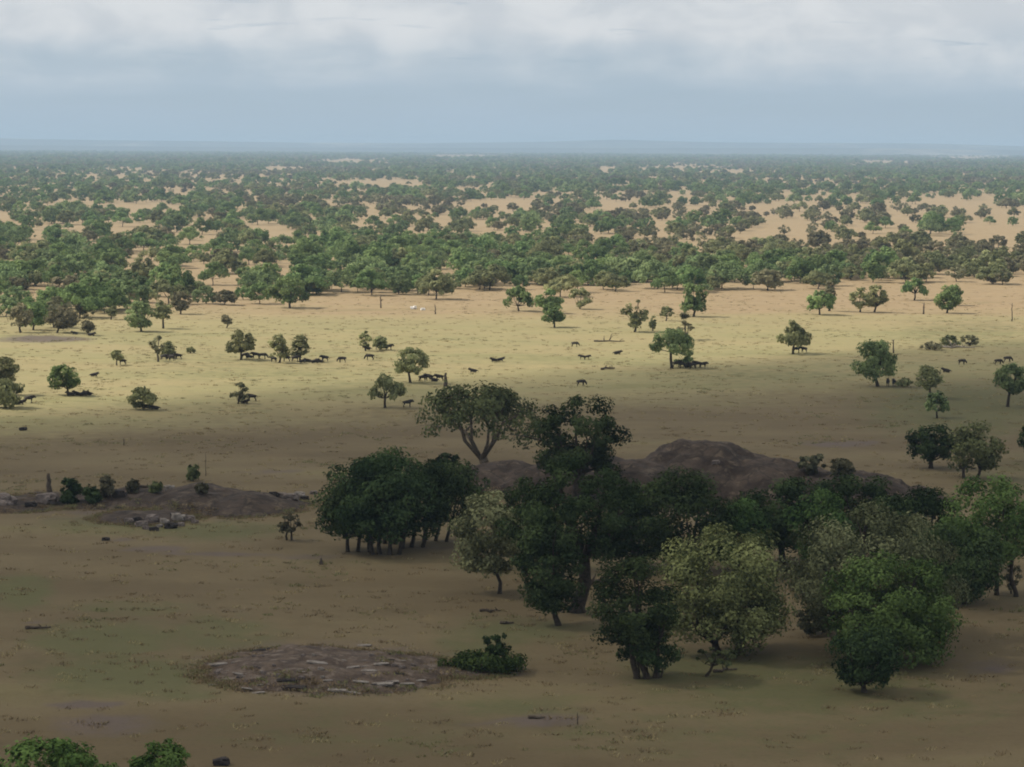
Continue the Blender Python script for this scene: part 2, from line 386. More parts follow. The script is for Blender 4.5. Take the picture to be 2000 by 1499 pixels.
# ------------------------------------------------------------------ plant geometry
class Geo:
    def __init__(self): self.V = []; self.F = []; self.n = 0
    def tube(self, pts, rad, sides=6):
        P_ = [Vector(p) for p in pts]; k0 = self.n
        for i, p in enumerate(P_):
            d = (P_[min(i + 1, len(P_) - 1)] - P_[max(i - 1, 0)]).normalized()
            u = d.orthogonal().normalized(); v = d.cross(u)
            for s in range(sides):
                a_ = 2 * math.pi * s / sides
                self.V.append(p + (u * math.cos(a_) + v * math.sin(a_)) * rad[i])
        for i in range(len(P_) - 1):
            for s in range(sides):
                a_ = k0 + i * sides + s; b_ = k0 + i * sides + (s + 1) % sides
                self.F.append((a_, b_, b_ + sides, a_ + sides))
        self.F.append(tuple(k0 + (len(P_) - 1) * sides + s for s in range(sides)))
        self.F.append(tuple(k0 + sides - 1 - s for s in range(sides)))
        self.n += len(P_) * sides
    def mesh(self, name, mat, smooth_shade=True): return mesh_from(name, [tuple(v) for v in self.V], self.F, [mat], smooth_shade)

def leaf_geo(rng, puffs, count, size, flat=0.75, loose=1.0, heart=None):
    """leaf sprays spread through the clumps of a crown"""
    c = np.array([p[0] for p in puffs]); r = np.array([p[1] for p in puffs]); tn = np.array([p[2] for p in puffs])
    w = r ** 2; w = w / w.sum()
    k = rng.choice(len(puffs), count, p=w)
    d = rng.normal(size=(count, 3)); d /= np.linalg.norm(d, axis=1)[:, None]
    rad = (0.35 + 0.65 * rng.random(count) ** 0.6) * r[k]
    stray = rng.random(count) < 0.06 * loose; rad[stray] *= 1.0 + 0.45 * rng.random(stray.sum())
    sc3 = np.array([1, 1, flat])
    pos = c[k] + d * rad[:, None] * sc3
    hd = pos - (c.mean(0) if heart is None else heart); hd /= (np.linalg.norm(hd, axis=1)[:, None] + 1e-6)
    nrm = 0.75 * d + 0.8 * hd + 0.55 * rng.normal(size=(count, 3)) + np.array([0, 0, 0.25]); nrm /= np.linalg.norm(nrm, axis=1)[:, None]
    ref = rng.normal(size=(count, 3)); u = np.cross(nrm, ref); u /= np.linalg.norm(u, axis=1)[:, None]; v = np.cross(nrm, u)
    s = size * (0.55 + 0.8 * rng.random(count))
    a_ = u * (s * 0.72)[:, None]; b_ = v * (s * 0.40)[:, None]
    bend = nrm * (s * 0.14)[:, None]
    V = np.stack([pos - a_ - bend, pos - b_ * 1.0 + a_ * 0.1, pos + a_ - bend, pos + b_ + a_ * 0.05], 1).reshape(-1, 3)
    F_ = np.arange(count * 4).reshape(-1, 4)
    t = np.clip(tn[k] + rng.normal(scale=0.20, size=count), 0, 1)
    return V, F_, np.repeat(t, 4)

def make_puffs(rng, kind, h, z0, rx, ry, ox, dens=1.0, lean=0.0, clump=1.0):
    """clump centres for a crown from height z0 to h, half widths rx, ry, shifted ox sideways"""
    P_ = []; rz = (h - z0) / 2; zc = (h + z0) / 2
    if kind == 'umbrella':
        n = int(34 * dens); pr = 0.26 * rx
        for i in range(n):
            a_ = rng.random() * 2 * math.pi; q = math.sqrt(rng.random())
            x, y = math.cos(a_) * q, math.sin(a_) * q
            topz = h - (h - z0) * (0.10 + 0.62 * q ** 2.2)
            z = topz - pr * 0.6 - rng.random() * (h - z0) * 0.25
            P_.append([(ox + x * (rx - pr * .5), y * (ry - pr * .5), max(z, z0 + pr * .3)), pr * (0.7 + 0.5 * rng.random()), rng.random()])
    elif kind == 'wide':
        n = int(64 * dens); pr = 0.17 * rx
        for i in range(n):
            a_ = rng.random() * 2 * math.pi; q = rng.random() ** 0.55
            x, y = math.cos(a_) * q, math.sin(a_) * q
            env = math.sqrt(max(0.0, 1 - q ** 2.3))
            z = z0 + pr * .5 + (h - z0 - pr * 1.2) * env * (0.70 + 0.30 * rng.random() ** 0.5)
            P_.append([(ox + x * (rx - pr * .4), y * (ry - pr * .4), z), pr * (0.65 + 0.6 * rng.random()), rng.random()])
    else:
        n = int({'round': 62, 'bush': 36, 'sparse': 24, 'dense': 96, 'dome': 54}[kind] * dens)
        mid = {'round': 0.45, 'bush': 0.35, 'sparse': 0.5, 'dense': 0.42, 'dome': 0.26}[kind]
        pr = {'round': 0.31, 'bush': 0.38, 'sparse': 0.27, 'dense': 0.255, 'dome': 0.30}[kind] * clump * min(rx, max(rz * 1.15, rx * .5))
        ph = rng.random(4) * 6.28; am = 0.10 * rng.random(4)
        for i in range(n):
            v = 1 - rng.random() ** 0.80; a_ = 2.399 * i + rng.normal() * .35
            if v > mid: w_ = math.sqrt(max(0.0, 1 - ((v - mid) / (1 - mid)) ** 2.1))
            else: w_ = {'dome': 0.80, 'round': 0.55, 'dense': 0.66, 'bush': .8, 'sparse': .5}[kind] + (1 - {'dome': 0.80, 'round': 0.55, 'dense': 0.66, 'bush': .8, 'sparse': .5}[kind]) * math.sin(v / mid * 1.571)
            w_ *= 1 + am[0] * math.sin(a_ * 2 + ph[0]) + am[1] * math.sin(a_ * 3 + ph[1] + v * 3) + am[2] * math.sin(v * 9 + ph[2])
            q = rng.random() ** 0.33 if kind != 'sparse' else rng.random() ** .6
            P_.append([(ox + math.cos(a_) * q * w_ * (rx - pr * .7), math.sin(a_) * q * w_ * (ry - pr * .7), z0 + pr * .6 + v * (h - z0 - pr * 1.3)), pr * (0.6 + 0.6 * rng.random() ** 1.3), rng.random()])
    return P_

def make_tree_meshes(seed, kind, h, z0, rx, col, ox=0.0, leaf=0.3, count=2000, trunk_r=None, stems=1, spread=0.4, dens=1.0, ry=None, bark=None, branches=None, flat=0.75, loose=1.0, clump=1.0):
    rng = np.random.default_rng(seed); ry = ry or rx
    puffs = make_puffs(rng, kind, h, z0, rx, ry, ox, dens, 0.0, clump)
    V, F_, t = leaf_geo(rng, puffs, count, leaf, flat, loose)
    for ax, (lo, hi) in enumerate(((ox - rx, ox + rx), (-ry, ry), (z0, h))):      # grow the crown to its measured size
        a_, b_ = np.percentile(V[:, ax], (0.8, 99.2)); k = (hi - lo) / (b_ - a_)
        V[:, ax] = lo + (V[:, ax] - a_) * k
        for p in puffs:
            q = list(p[0]); q[ax] = lo + (q[ax] - a_) * k; p[0] = tuple(q)
    g = Geo(); tr = trunk_r or max(0.05, 0.030 * h)
    fork_z = max(0.10 * h, min(z0 * 1.05, 0.55 * h)) if kind != 'wide' else z0 * 0.5
    forks = []
    for s in range(stems):
        a_ = rng.random() * 6.28
        if stems > 1: bx_ = spread * (s - (stems - 1) / 2.0) + rng.normal() * .06; by_ = rng.normal() * 0.25 * spread
        else: bx_ = by_ = 0.0
        fx = bx_ * 1.15 + ox * 0.30 + rng.normal() * 0.10 * fork_z; fy = by_ + rng.normal() * 0.08 * fork_z
        mid = ((bx_ + fx) / 2 + rng.normal() * 0.05 * fork_z, (by_ + fy) / 2 + rng.normal() * .05 * fork_z, fork_z * 0.5)
        k = 1.0 if stems == 1 else 0.72
        g.tube([(bx_, by_, -0.25), (bx_ * 1.0, by_, 0.10 * fork_z), mid, (fx, fy, fork_z)], [tr * k * 1.45, tr * k * 1.08, tr * k * .9, tr * k * .8], 8)
        forks.append(Vector((fx, fy, fork_z)))
        if s: g.tube([prev_base, Vector((bx_, by_, -.12))], [tr * .5, tr * .5], 5)      # the stems share one root
        prev_base = Vector((bx_, by_, -.12))
    if kind == 'wide':                       # a few crooked main limbs that fork again
        f0 = forks[0]; forks = []
        for s in range(8):
            a_ = s * 2.399 + rng.normal() * .3; q = (0.18 + 0.34 * rng.random()) * rx
            e_ = Vector((f0.x + math.cos(a_) * q + ox * .3, f0.y + math.sin(a_) * q, fork_z + (h - fork_z) * (0.28 + 0.30 * rng.random())))
            m_ = f0.lerp(e_, .5) + Vector((math.cos(a_) * .10 * rx, math.sin(a_) * .10 * rx, rng.normal() * .03 * h - .02 * h))
            g.tube([f0 - Vector((0, 0, tr)), m_, e_], [tr * .38, tr * .28, tr * .20], 6); forks.append(e_)
    nb = branches or {'umbrella': 14, 'wide': 34, 'round': 14, 'bush': 8, 'sparse': 14, 'dense': 12, 'dome': 12}[kind]
    order = rng.permutation(len(puffs))[:nb]
    for j, pi in enumerate(order):
        e_ = Vector(puffs[pi][0]); f = min(forks, key=lambda q: (q - e_).length + rng.random() * 0.5)
        m_ = f.lerp(e_, 0.45) + Vector((rng.normal() * .05 * rx, rng.normal() * .05 * rx, -0.06 * (e_ - f).length if kind != 'wide' else -0.02 * rx))
        m2 = f.lerp(e_, 0.75) + Vector((rng.normal() * .05 * rx, rng.normal() * .05 * rx, 0.0))
        r0 = tr * (0.42 if kind != 'wide' else 0.24) * (0.7 + 0.5 * rng.random())
        g.tube([f - Vector((0, 0, tr * .6)), m_, m2, e_], [r0, r0 * .68, r0 * .42, r0 * .18], 5)
        for q in range(2 if kind in ('wide', 'sparse') else 1):
            e2 = e_ + Vector((rng.normal(), rng.normal(), rng.normal() * .5)) * puffs[pi][1] * .9
            g.tube([m2, m2.lerp(e2, .5) + Vector((0, 0, .03 * rx)), e2], [r0 * .40, r0 * .28, r0 * .12], 4)
    low = 0.03
    V[:, 2] = np.maximum(V[:, 2], low)
    trunk = g.mesh('trunk', bark or bark_m)
    crown = mesh_from('crown', V, F_, [leaf_m[col]], False, t)
    return trunk, crown, g, (V, F_, t)

def add_tree(seed, name, px, py, top, left, right, bottom, kind, col, label, group=None, cat='tree', **kw):
    p, s = ground_at(px, py)
    if kw.pop('on_rock', False): p, s = on_surface(px, py)
    h = (py - top) / s; z0 = max(0.02, (py - bottom) / s); rx = (right - left) / 2 / s; ox = ((left + right) / 2 - px) / s
    area = (right - left) * (bottom - top) * 0.8
    leaf = kw.pop('leaf_px', 4.2) / s
    cnt = int(max(320, area * 1.8 * kw.pop('fill', 0.30)))
    stems_px = kw.pop('spread_px', None)
    if stems_px: kw['spread'] = stems_px / s
    tpx = kw.pop('trunk_px', None)
    if tpx: kw['trunk_r'] = tpx / 2 / s
    ry_k = kw.pop('ry_k', 0.95)
    tm, cm, _, _ = make_tree_meshes(seed, kind, h, z0, rx, col, ox=ox, leaf=leaf, count=cnt, ry=rx * ry_k, **kw)
    root = empty(name, p, label, cat, group)
    link(bpy.data.objects.new('trunk', tm), root); link(bpy.data.objects.new('crown', cm), root)
    return root

# ------------------------------------------------------------------ trees of the near group
T = add_tree
T(11, 'spreading_tree', 946, 918, 752, 826, 1052, 858, 'wide', 'olive', 'wide open-crowned tree with pale forking branches standing behind the rock dome', trunk_px=21, bark=pale_bark_m, fill=0.16, ry_k=.9, branches=34)
T(12, 'leafy_tree', 1128, 985, 778, 1038, 1218, 925, 'round', 'dark', 'tall dark tree whose ragged top rises highest above the rock outcrop', fill=.26, trunk_px=22, dens=.8, loose=1.5, clump=.78)
T(13, 'giant_tree', 1128, 1196, 896, 985, 1244, 1085, 'dense', 'dark', 'largest dark tree of the group with a very thick bare lower trunk', trunk_px=27, fill=.26, branches=26, ry_k=.85, clump=.8, dens=.95)
T(14, 'leafy_tree', 1090, 1222, 1028, 1008, 1135, 1190, 'round', 'dark', 'slender dark tree standing against the thick trunk of the giant tree', trunk_px=12)
T(15, 'leafy_tree', 976, 1160, 965, 885, 1022, 1120, 'round', 'pale', 'pale-topped tree leaning at the open side of the giant tree, thin forked trunk', trunk_px=8)
T(16, 'grove_tree', 700, 1078, 905, 622, 772, 1052, 'round', 'dark', 'outermost tree of the dense dark grove, its crown facing the bare stick tree', 'trees of the dense dark grove', stems=3, spread_px=22, trunk_px=11, fill=.27)
T(17, 'grove_tree', 752, 1084, 892, 662, 842, 1050, 'dense', 'dark', 'many-stemmed tree in the front of the dense dark grove', 'trees of the dense dark grove', stems=4, spread_px=17, trunk_px=12, fill=.24)
T(18, 'grove_tree', 762, 1062, 878, 700, 832, 1010, 'round', 'green', 'tallest tree in the dense dark grove, with a tufted lighter top', 'trees of the dense dark grove', stems=2, spread_px=20, trunk_px=11, fill=.27)
T(19, 'grove_tree', 806, 1070, 902, 742, 902, 1035, 'dense', 'dark', 'dark tree in the middle of the grove between its tallest tree and the rock', 'trees of the dense dark grove', stems=3, spread_px=19, trunk_px=11, fill=.24)
T(20, 'grove_tree', 850, 1058, 905, 800, 952, 1022, 'round', 'dark', 'spreading tree at the rock side of the dense dark grove', 'trees of the dense dark grove', stems=3, spread_px=22, trunk_px=9, fill=.27)
T(21, 'leafy_tree', 1262, 1326, 1092, 1158, 1318, 1262, 'round', 'dark', 'dull green tree on several dark stems beside the yellow-green tree', stems=3, spread_px=20, trunk_px=17, fill=.27)
T(22, 'shrub', 1268, 1322, 1215, 1206, 1328, 1300, 'bush', 'dark', 'dark shrub growing round the stems of the dull green tree', cat='shrub', trunk_px=5, stems=3, spread_px=22)
T(23, 'leafy_tree', 1424, 1278, 1034, 1288, 1528, 1250, 'dense', 'yellow', 'bright yellow-green tree with two trunks and a full rounded crown', stems=2, spread_px=42, trunk_px=22, fill=.29, dens=1.2)
T(24, 'leafy_tree', 1688, 1250, 1000, 1535, 1866, 1215, 'dense', 'pale', 'broadest pale olive tree behind the round bright green tree', trunk_px=28, fill=.28, dens=1.35)
T(25, 'leafy_tree', 1742, 1296, 1088, 1618, 1862, 1282, 'dense', 'fresh', 'round bright green tree standing over the small low tree', trunk_px=22, fill=.29, dens=1.2)
T(26, 'young_tree', 1688, 1353, 1228, 1624, 1752, 1336, 'round', 'dark', 'small low tree with a short crooked trunk in front of the round green tree', trunk_px=11, cat='tree')
T(27, 'leafy_tree', 1965, 1164, 935, 1842, 2034, 1092, 'dense', 'fresh', 'green tree with bare slim trunks and a high crown beside the dark conical tree', stems=2, spread_px=34, trunk_px=12, fill=.27)
T(28, 'leafy_tree', 1885, 1180, 1025, 1775, 1955, 1170, 'round', 'dark', 'dark low-branched tree in the shade of the high-crowned green tree', trunk_px=14, fill=.28)
T(29, 'leafy_tree', 1332, 1122, 918, 1238, 1432, 1092, 'dense', 'dark', 'dark round tree between the giant tree and the domed rock', trunk_px=16, fill=.27)
T(30, 'leafy_tree', 1528, 1100, 938, 1428, 1612, 1070, 'round', 'dark', 'dark tree below the domed rock, behind the yellow-green tree', trunk_px=14, fill=.28)
T(31, 'leafy_tree', 1662, 1095, 930, 1566, 1768, 1068, 'dense', 'dark', 'dark wide tree at the foot of the sloping end of the rock', trunk_px=14, fill=.26)
T(32, 'leafy_tree', 1800, 1105, 955, 1742, 1868, 1078, 'round', 'dark', 'narrow dark tree where the rock slopes down to the grass', trunk_px=13, fill=.28)
T(33, 'leafy_tree', 1818, 915, 830, 1773, 1866, 898, 'round', 'dark', 'single-trunked dark tree on the open grass past the end of the rock', trunk_px=9)
T(34, 'leafy_tree', 1895, 934, 826, 1856, 1958, 916, 'round', 'olive', 'two-stemmed tree with bare side branches on the grass past the rock', stems=2, spread_px=28, trunk_px=9, fill=.25)
T(35, 'leafy_tree', 2010, 905, 830, 1988, 2040, 888, 'round', 'dark', 'dark tree out on the grass beyond the bare side branches of the two-stemmed tree', trunk_px=9)
T(36, 'leafy_tree', 1236, 1108, 945, 1182, 1296, 1092, 'round', 'dark', 'dark tree filling the gap between the giant tree and the dark round tree', trunk_px=12, fill=.28)
T(37, 'leafy_tree', 1438, 1112, 978, 1388, 1506, 1098, 'round', 'green', 'low green tree under the face of the domed rock', trunk_px=12, fill=.28)
T(38, 'leafy_tree', 1596, 1116, 958, 1532, 1664, 1100, 'round', 'green', 'green tree wedged between two dark trees below the rock slope', trunk_px=12, fill=.28)
T(39, 'leafy_tree', 1735, 1112, 972, 1678, 1796, 1098, 'round', 'dark', 'dark tree behind the broadest pale olive tree', trunk_px=12, fill=.28)
T(40, 'leafy_tree', 1020, 1110, 955, 968, 1092, 1096, 'round', 'dark', 'dark tree tucked under the edge of the giant crown beside the pale-topped tree', trunk_px=10, fill=.28)
# tree tops growing up the slope below the lookout
def hill_tree(seed, px, py_top, d, half, h, label, cnt=5200):
    dr = px_ray(px, py_top); t = d / dr.y
    x = dr.x * t; ztop = CAM_H + dr.z * t
    tm, cm, _, _ = make_tree_meshes(seed, 'round', ztop, ztop * 0.35, half, 'bright', leaf=0.19, count=int(cnt * 1.9), dens=2.2, trunk_r=.22, clump=.66, loose=2.5)
    root = empty('leafy_tree', (x, d, float(hz(x, d))), label, 'tree')
    link(bpy.data.objects.new('trunk', tm), root); link(bpy.data.objects.new('crown', cm), root)
hill_tree(41, 95, 1450, 152, 3.7, 10, 'fresh green treetop below the lookout, the broader of two', 6500)
hill_tree(42, 318, 1450, 156, 2.0, 9, 'fresh green treetop below the lookout, the narrower of two', 3200)

# ------------------------------------------------------------------ trees of the open plain
PL = 'scattered trees of the sunlit plain'
plain = [
 (51, 8, 772, 698, -22, 36, 752, 'round', 'olive', 'rounded tree rising directly behind the low bush-tree that shades wildebeest'),
 (52, 12, 797, 742, -25, 42, 792, 'bush', 'olive', 'low spreading bush-tree shading wildebeest, a rounded tree directly behind it'),
 (53, 133, 772, 713, 96, 156, 763, 'round', 'bright', 'fresh green leaning tree with a row of wildebeest lying beside its foot'),
 (54, 228, 714, 684, 216, 241, 706, 'round', 'olive', 'tiny round tree with a lone wildebeest beside its stem'),
 (55, 309, 707, 656, 288, 322, 690, 'sparse', 'grey', 'nearly bare pale-twigged tree with three wildebeest at its foot'),
 (56, 327, 700, 667, 312, 342, 698, 'bush', 'olive', 'olive bush leaning against the nearly bare pale-twigged tree'),
 (57, 471, 703, 647, 442, 498, 692, 'round', 'olive', 'forked olive tree with a long line of wildebeest in its shadow'),
 (58, 546, 709, 654, 527, 566, 702, 'round', 'olive', 'narrow olive tree beside its twin, pale stem showing'),
 (59, 586, 706, 655, 569, 604, 698, 'round', 'olive', 'narrow olive tree beside its twin, wildebeest crowding its shadow'),
 (60, 280, 801, 757, 252, 304, 797, 'bush', 'olive', 'low bush-tree at the shadow edge with a wildebeest lying against it'),
 (61, 465, 789, 747, 449, 486, 784, 'sparse', 'grey', 'thin wispy tree at the shadow edge with two wildebeest beyond it'),
 (62, 714, 686, 647, 701, 726, 678, 'sparse', 'olive', 'thin upright sapling beside a small round bush'),
 (63, 742, 684, 657, 728, 758, 681, 'bush', 'olive', 'small round bush with two wildebeest behind the thin sapling'),
 (64, 801, 748, 681, 772, 836, 732, 'round', 'olive', 'full-crowned tree with wildebeest packed in its shadow beside a dead stump'),
 (65, 752, 797, 732, 722, 791, 778, 'umbrella', 'olive', 'flat-topped layered tree at the shadow edge with one wildebeest standing'),
 (66, 1312, 720, 643, 1271, 1352, 688, 'umbrella', 'dark', 'dark umbrella acacia with a dense herd sheltering on one side'),
 (67, 1337, 717, 684, 1312, 1354, 712, 'sparse', 'dark', 'low drooping bush growing under the dark umbrella acacia'),
 (68, 1240, 649, 587, 1214, 1264, 640, 'sparse', 'olive', 'spiky upright tree with a tapering crown, apart from the woodland edge'),
 (69, 1275, 647, 618, 1267, 1282, 642, 'bush', 'olive', 'tiny upright shrub beside the spiky upright tree'),
 (70, 1301, 627, 599, 1289, 1316, 618, 'umbrella', 'olive', 'small flat-topped sapling behind the spiky upright tree'),
 (71, 1342, 664, 612, 1318, 1354, 655, 'sparse', 'grey', 'faint grey leafless tree behind the dark umbrella acacia'),
 (72, 1355, 619, 556, 1331, 1380, 612, 'round', 'green', 'two-tiered green tree near the woodland edge, behind the umbrella acacia'),
 (73, 1013, 608, 560, 984, 1042, 598, 'umbrella', 'green', 'neat dome-topped tree with a clear stem at the woodland edge'),
 (74, 1068, 612, 566, 1044, 1098, 606, 'round', 'green', 'rounded tree behind the lower one just beside the dome-topped tree'),
 (75, 1083, 640, 592, 1059, 1102, 632, 'round', 'green', 'rounded tree standing out on the grass beside the dome-topped tree'),
 (76, 1133, 604, 563, 1112, 1156, 600, 'sparse', 'olive', 'ragged bushy tree next to the pair of rounded trees'),
 (77, 1549, 692, 628, 1519, 1582, 674, 'umbrella', 'olive', 'flat-bottomed tree on the shadow line with two wildebeest at its stem'),
 (78, 1601, 615, 568, 1576, 1630, 607, 'round', 'green', 'low domed tree with a paler one just behind it, before the woodland'),
 (79, 1620, 608, 550, 1605, 1632, 590, 'round', 'grey', 'paler twiggy tree just behind the low domed tree'),
 (80, 1680, 610, 562, 1658, 1702, 602, 'sparse', 'olive', 'thin-leaved tree standing in a close pair before the woodland, darker stem'),
 (81, 1708, 610, 558, 1690, 1732, 602, 'round', 'olive', 'fuller tree of a close pair standing before the woodland'),
 (82, 1786, 587, 543, 1762, 1811, 574, 'umbrella', 'green', 'umbrella-shaped green tree just before the dense woodland belt'),
 (83, 1850, 612, 560, 1827, 1876, 607, 'round', 'green', 'compact dark green tree with a smaller one tucked behind it'),
 (84, 1868, 597, 556, 1850, 1878, 590, 'bush', 'green', 'smaller tree tucked behind the compact dark green tree'),
 (85, 1714, 755, 666, 1667, 1747, 742, 'round', 'dark', 'tall grey-green tree in the cloud shadow with two animals by its trunk'),
 (86, 1815, 778, 715, 1789, 1839, 762, 'round', 'olive', 'pale green tree behind a smaller round one in the cloud shadow'),
 (87, 1830, 817, 766, 1807, 1853, 806, 'round', 'dark', 'small round tree just before the pale green one in the cloud shadow'),
 (88, 1968, 795, 711, 1941, 2004, 772, 'round', 'dark', 'clear-stemmed dark tree in the cloud shadow near grazing wildebeest'),
 (89, 276, 648, 590, 246, 301, 640, 'dense', 'dark', 'dark solid round tree standing just out from the woodland'),
 (90, 319, 642, 588, 301, 337, 626, 'round', 'olive', 'small clear-stemmed tree next to the dark solid round tree'),
 (91, 443, 641, 615, 432, 454, 634, 'bush', 'brown', 'tiny brown shrub alone on the tan grass'),
 (92, 173, 655, 615, 159, 187, 648, 'bush', 'brown', 'narrow brownish tree with a wildebeest at its foot, at the woodland edge'),
 (93, 566, 602, 543, 525, 602, 594, 'round', 'green', 'broad tree at the tip of the woodland edge beyond the tan grass'),
 (94, 40, 650, 595, 18, 64, 640, 'round', 'brown', 'brown-leaved tree at the woodland edge past the brownish strip'),
 (95, 65, 645, 592, 44, 96, 640, 'round', 'green', 'green tree beside the brown-leaved one at the woodland edge'),
 (96, 112, 650, 600, 90, 152, 642, 'bush', 'brown', 'wide brown thicket with an animal resting under it'),
 (97, 217, 625, 598, 207, 228, 618, 'bush', 'olive', 'slim little tree alone in a gap of the woodland edge'),
 (98, 353, 614, 570, 333, 374, 610, 'round', 'brown', 'brownish rounded tree behind the small clear-stemmed tree'),
 (99, 1765, 756, 738, 1750, 1783, 755, 'bush', 'olive', 'low shaded bush beside the tall grey-green tree and two animals'),
 (100, 372, 690, 678, 364, 382, 689, 'bush', 'olive', 'little bush on the sunny grass past the three wildebeest'),
 (101, 1855, 678, 656, 1836, 1874, 677, 'bush', 'olive', 'rounded bush among dead brush on the sunny grass'),
 (102, 1895, 676, 655, 1876, 1912, 674, 'sparse', 'grey', 'twiggy grey bush beside the rounded bush on the sunny grass'),
 (103, 1822, 684, 668, 1798, 1842, 683, 'bush', 'grey', 'low grey thicket beside the rounded bush on the sunny grass'),
]
for (sd, px, py, top, l, r, bot, kind, col, lab) in plain:
    if kind == 'round': kind = 'dome'
    if kind == 'dome': bot = bot - 0.06 * (py - top)
    name = 'shrub' if kind == 'bush' and (py - top) < 48 else ('acacia_tree' if kind == 'umbrella' else 'plain_tree')
    T(sd, name, px, py, top, l, r, bot, kind, 'wood_' + {'bright': 'green'}.get(col, col), lab, PL, cat='shrub' if name == 'shrub' else 'tree', leaf_px=3.9, fill=0.38 if kind != 'sparse' else .20,
      trunk_px=max(2.6, 0.075 * (py - top)), dens=0.8)

# ------------------------------------------------------------------ shrubs of the rocks and the near ground
SH = 'shrubs along the rock shelf'
shr = [
 (121, 137, 985, 935, 118, 158, 984, 'bush', 'dark', 'dark bushy shrub with an upright tip on the low rock shelf'),
 (122, 178, 985, 950, 162, 198, 984, 'bush', 'dark', 'low dusky shrub next to the bushy upright one on the rock shelf'),
 (123, 211, 975, 930, 194, 226, 968, 'bush', 'brown', 'brown-leaved shrub in the middle of the rock shelf row'),
 (124, 258, 965, 938, 246, 272, 964, 'bush', 'brown', 'small brown shrub next to the dark log on the rock shelf'),
 (125, 305, 966, 944, 292, 318, 965, 'bush', 'olive', 'last little shrub of the rock shelf row, by the dark log'),
 (126, 376, 940, 908, 364, 390, 938, 'bush', 'olive', 'spiky shrub on top of the rock shelf beside two bare poles'),
 (127, 400, 965, 945, 380, 408, 964, 'bush', 'brown', 'brown scrub patch under the two bare poles'),
 (128, 870, 918, 886, 842, 896, 917, 'bush', 'dark', 'black-green bush on the rock between the grove and the wide open-crowned tree'),
 (129, 1585, 930, 888, 1560, 1612, 926, 'sparse', 'grey', 'twiggy shrub breaking the skyline of the rock slope'),
 (130, 1645, 932, 898, 1624, 1668, 930, 'bush', 'brown', 'brown bush on the rock slope next to the twiggy shrub'),
]
for (sd, px, py, top, l, r, bot, kind, col, lab) in shr:
    T(sd, 'shrub', px, py, top, l, r, bot, kind, col, lab, SH, cat='shrub', leaf_px=5, fill=.36, trunk_px=3, stems=2, spread_px=5, on_rock=True)
T(131, 'shrub', 940, 1312, 1272, 862, 1024, 1311, 'bush', 'green', 'dense creeping green bush hugging the end of the front rock mound', cat='shrub', trunk_px=5, stems=4, spread_px=26, fill=.45, dens=1.8, ry_k=.5, flat=.9)
T(132, 'shrub', 968, 1306, 1240, 946, 996, 1282, 'sparse', 'dark', 'upright leafy shoots rising out of the creeping green bush', cat='shrub', trunk_px=4, stems=3, spread_px=12, fill=.30)
T(133, 'shrub', 565, 1056, 1003, 543, 588, 1040, 'sparse', 'brown', 'bare brown stick tree with two stems between the shelf and the grove', cat='shrub', trunk_px=6, stems=2, spread_px=13, fill=.16)
T(134, 'shrub', 1380, 1322, 1268, 1362, 1440, 1300, 'sparse', 'olive', 'thin straggly shrub in front of the yellow-green tree', cat='shrub', trunk_px=6, fill=.14)
T(135, 'shrub', 1592, 1240, 1178, 1552, 1632, 1236, 'sparse', 'grey', 'dry greyish shrub beside the round bright green tree', cat='shrub', trunk_px=4, stems=3, spread_px=10, fill=.22)
T(136, 'shrub', 1975, 1160, 1100, 1955, 1995, 1150, 'sparse', 'brown', 'spindly brown sapling under the high-crowned green tree', cat='shrub', trunk_px=4, fill=.10)

# ------------------------------------------------------------------ woodland
FOREST = [('umbrella', 6.6, 1.7, 4.9, 'wood_green'), ('dome', 6.0, 1.1, 3.9, 'wood_olive'), ('dome', 7.0, 1.2, 4.3, 'wood_green'), ('umbrella', 5.8, 1.5, 4.4, 'wood_olive'),
          ('dense', 6.4, 0.7, 4.1, 'wood_dark'), ('dome', 5.0, 0.8, 3.4, 'wood_brown'), ('sparse', 5.8, 1.0, 3.4, 'wood_grey'), ('umbrella', 7.0, 2.0, 5.5, 'wood_dark')]
F_LABEL = ['flat-topped mid-green acacia of the woodland', 'rounded olive tree of the woodland', 'tall rounded mid-green tree of the woodland', 'flat-topped olive acacia of the woodland',
           'compact dark green tree of the woodland', 'low brown-leaved tree of the woodland', 'thin greyish twiggy tree of the woodland', 'broad flat-topped dark acacia of the woodland']
protos = []; proto_col = bpy.data.collections.new('woodland_kinds')
for i, (kind, h, z0, rx, colr) in enumerate(FOREST):
    tm, cm, g, (V, F_, t) = make_tree_meshes(300 + i, kind, h, z0, rx, colr, leaf=0.50, count=1500 if kind != 'sparse' else 520, trunk_r=.16, dens=.8, branches=6)
    nv = len(g.V)
    allV = [tuple(v) for v in g.V] + [tuple(v) for v in V]
    allF = [tuple(f) for f in g.F] + [tuple(int(q) + nv for q in f) for f in F_]
    me = mesh_from('woodland_kind', allV, allF, [bark_m, leaf_m[colr]], False, np.concatenate([np.zeros(nv), t]), [0] * len(g.F) + [1] * len(F_))
    ob = bpy.data.objects.new('woodland_kind_%02d' % i, me); proto_col.objects.link(ob)
    protos.append((tm, cm))

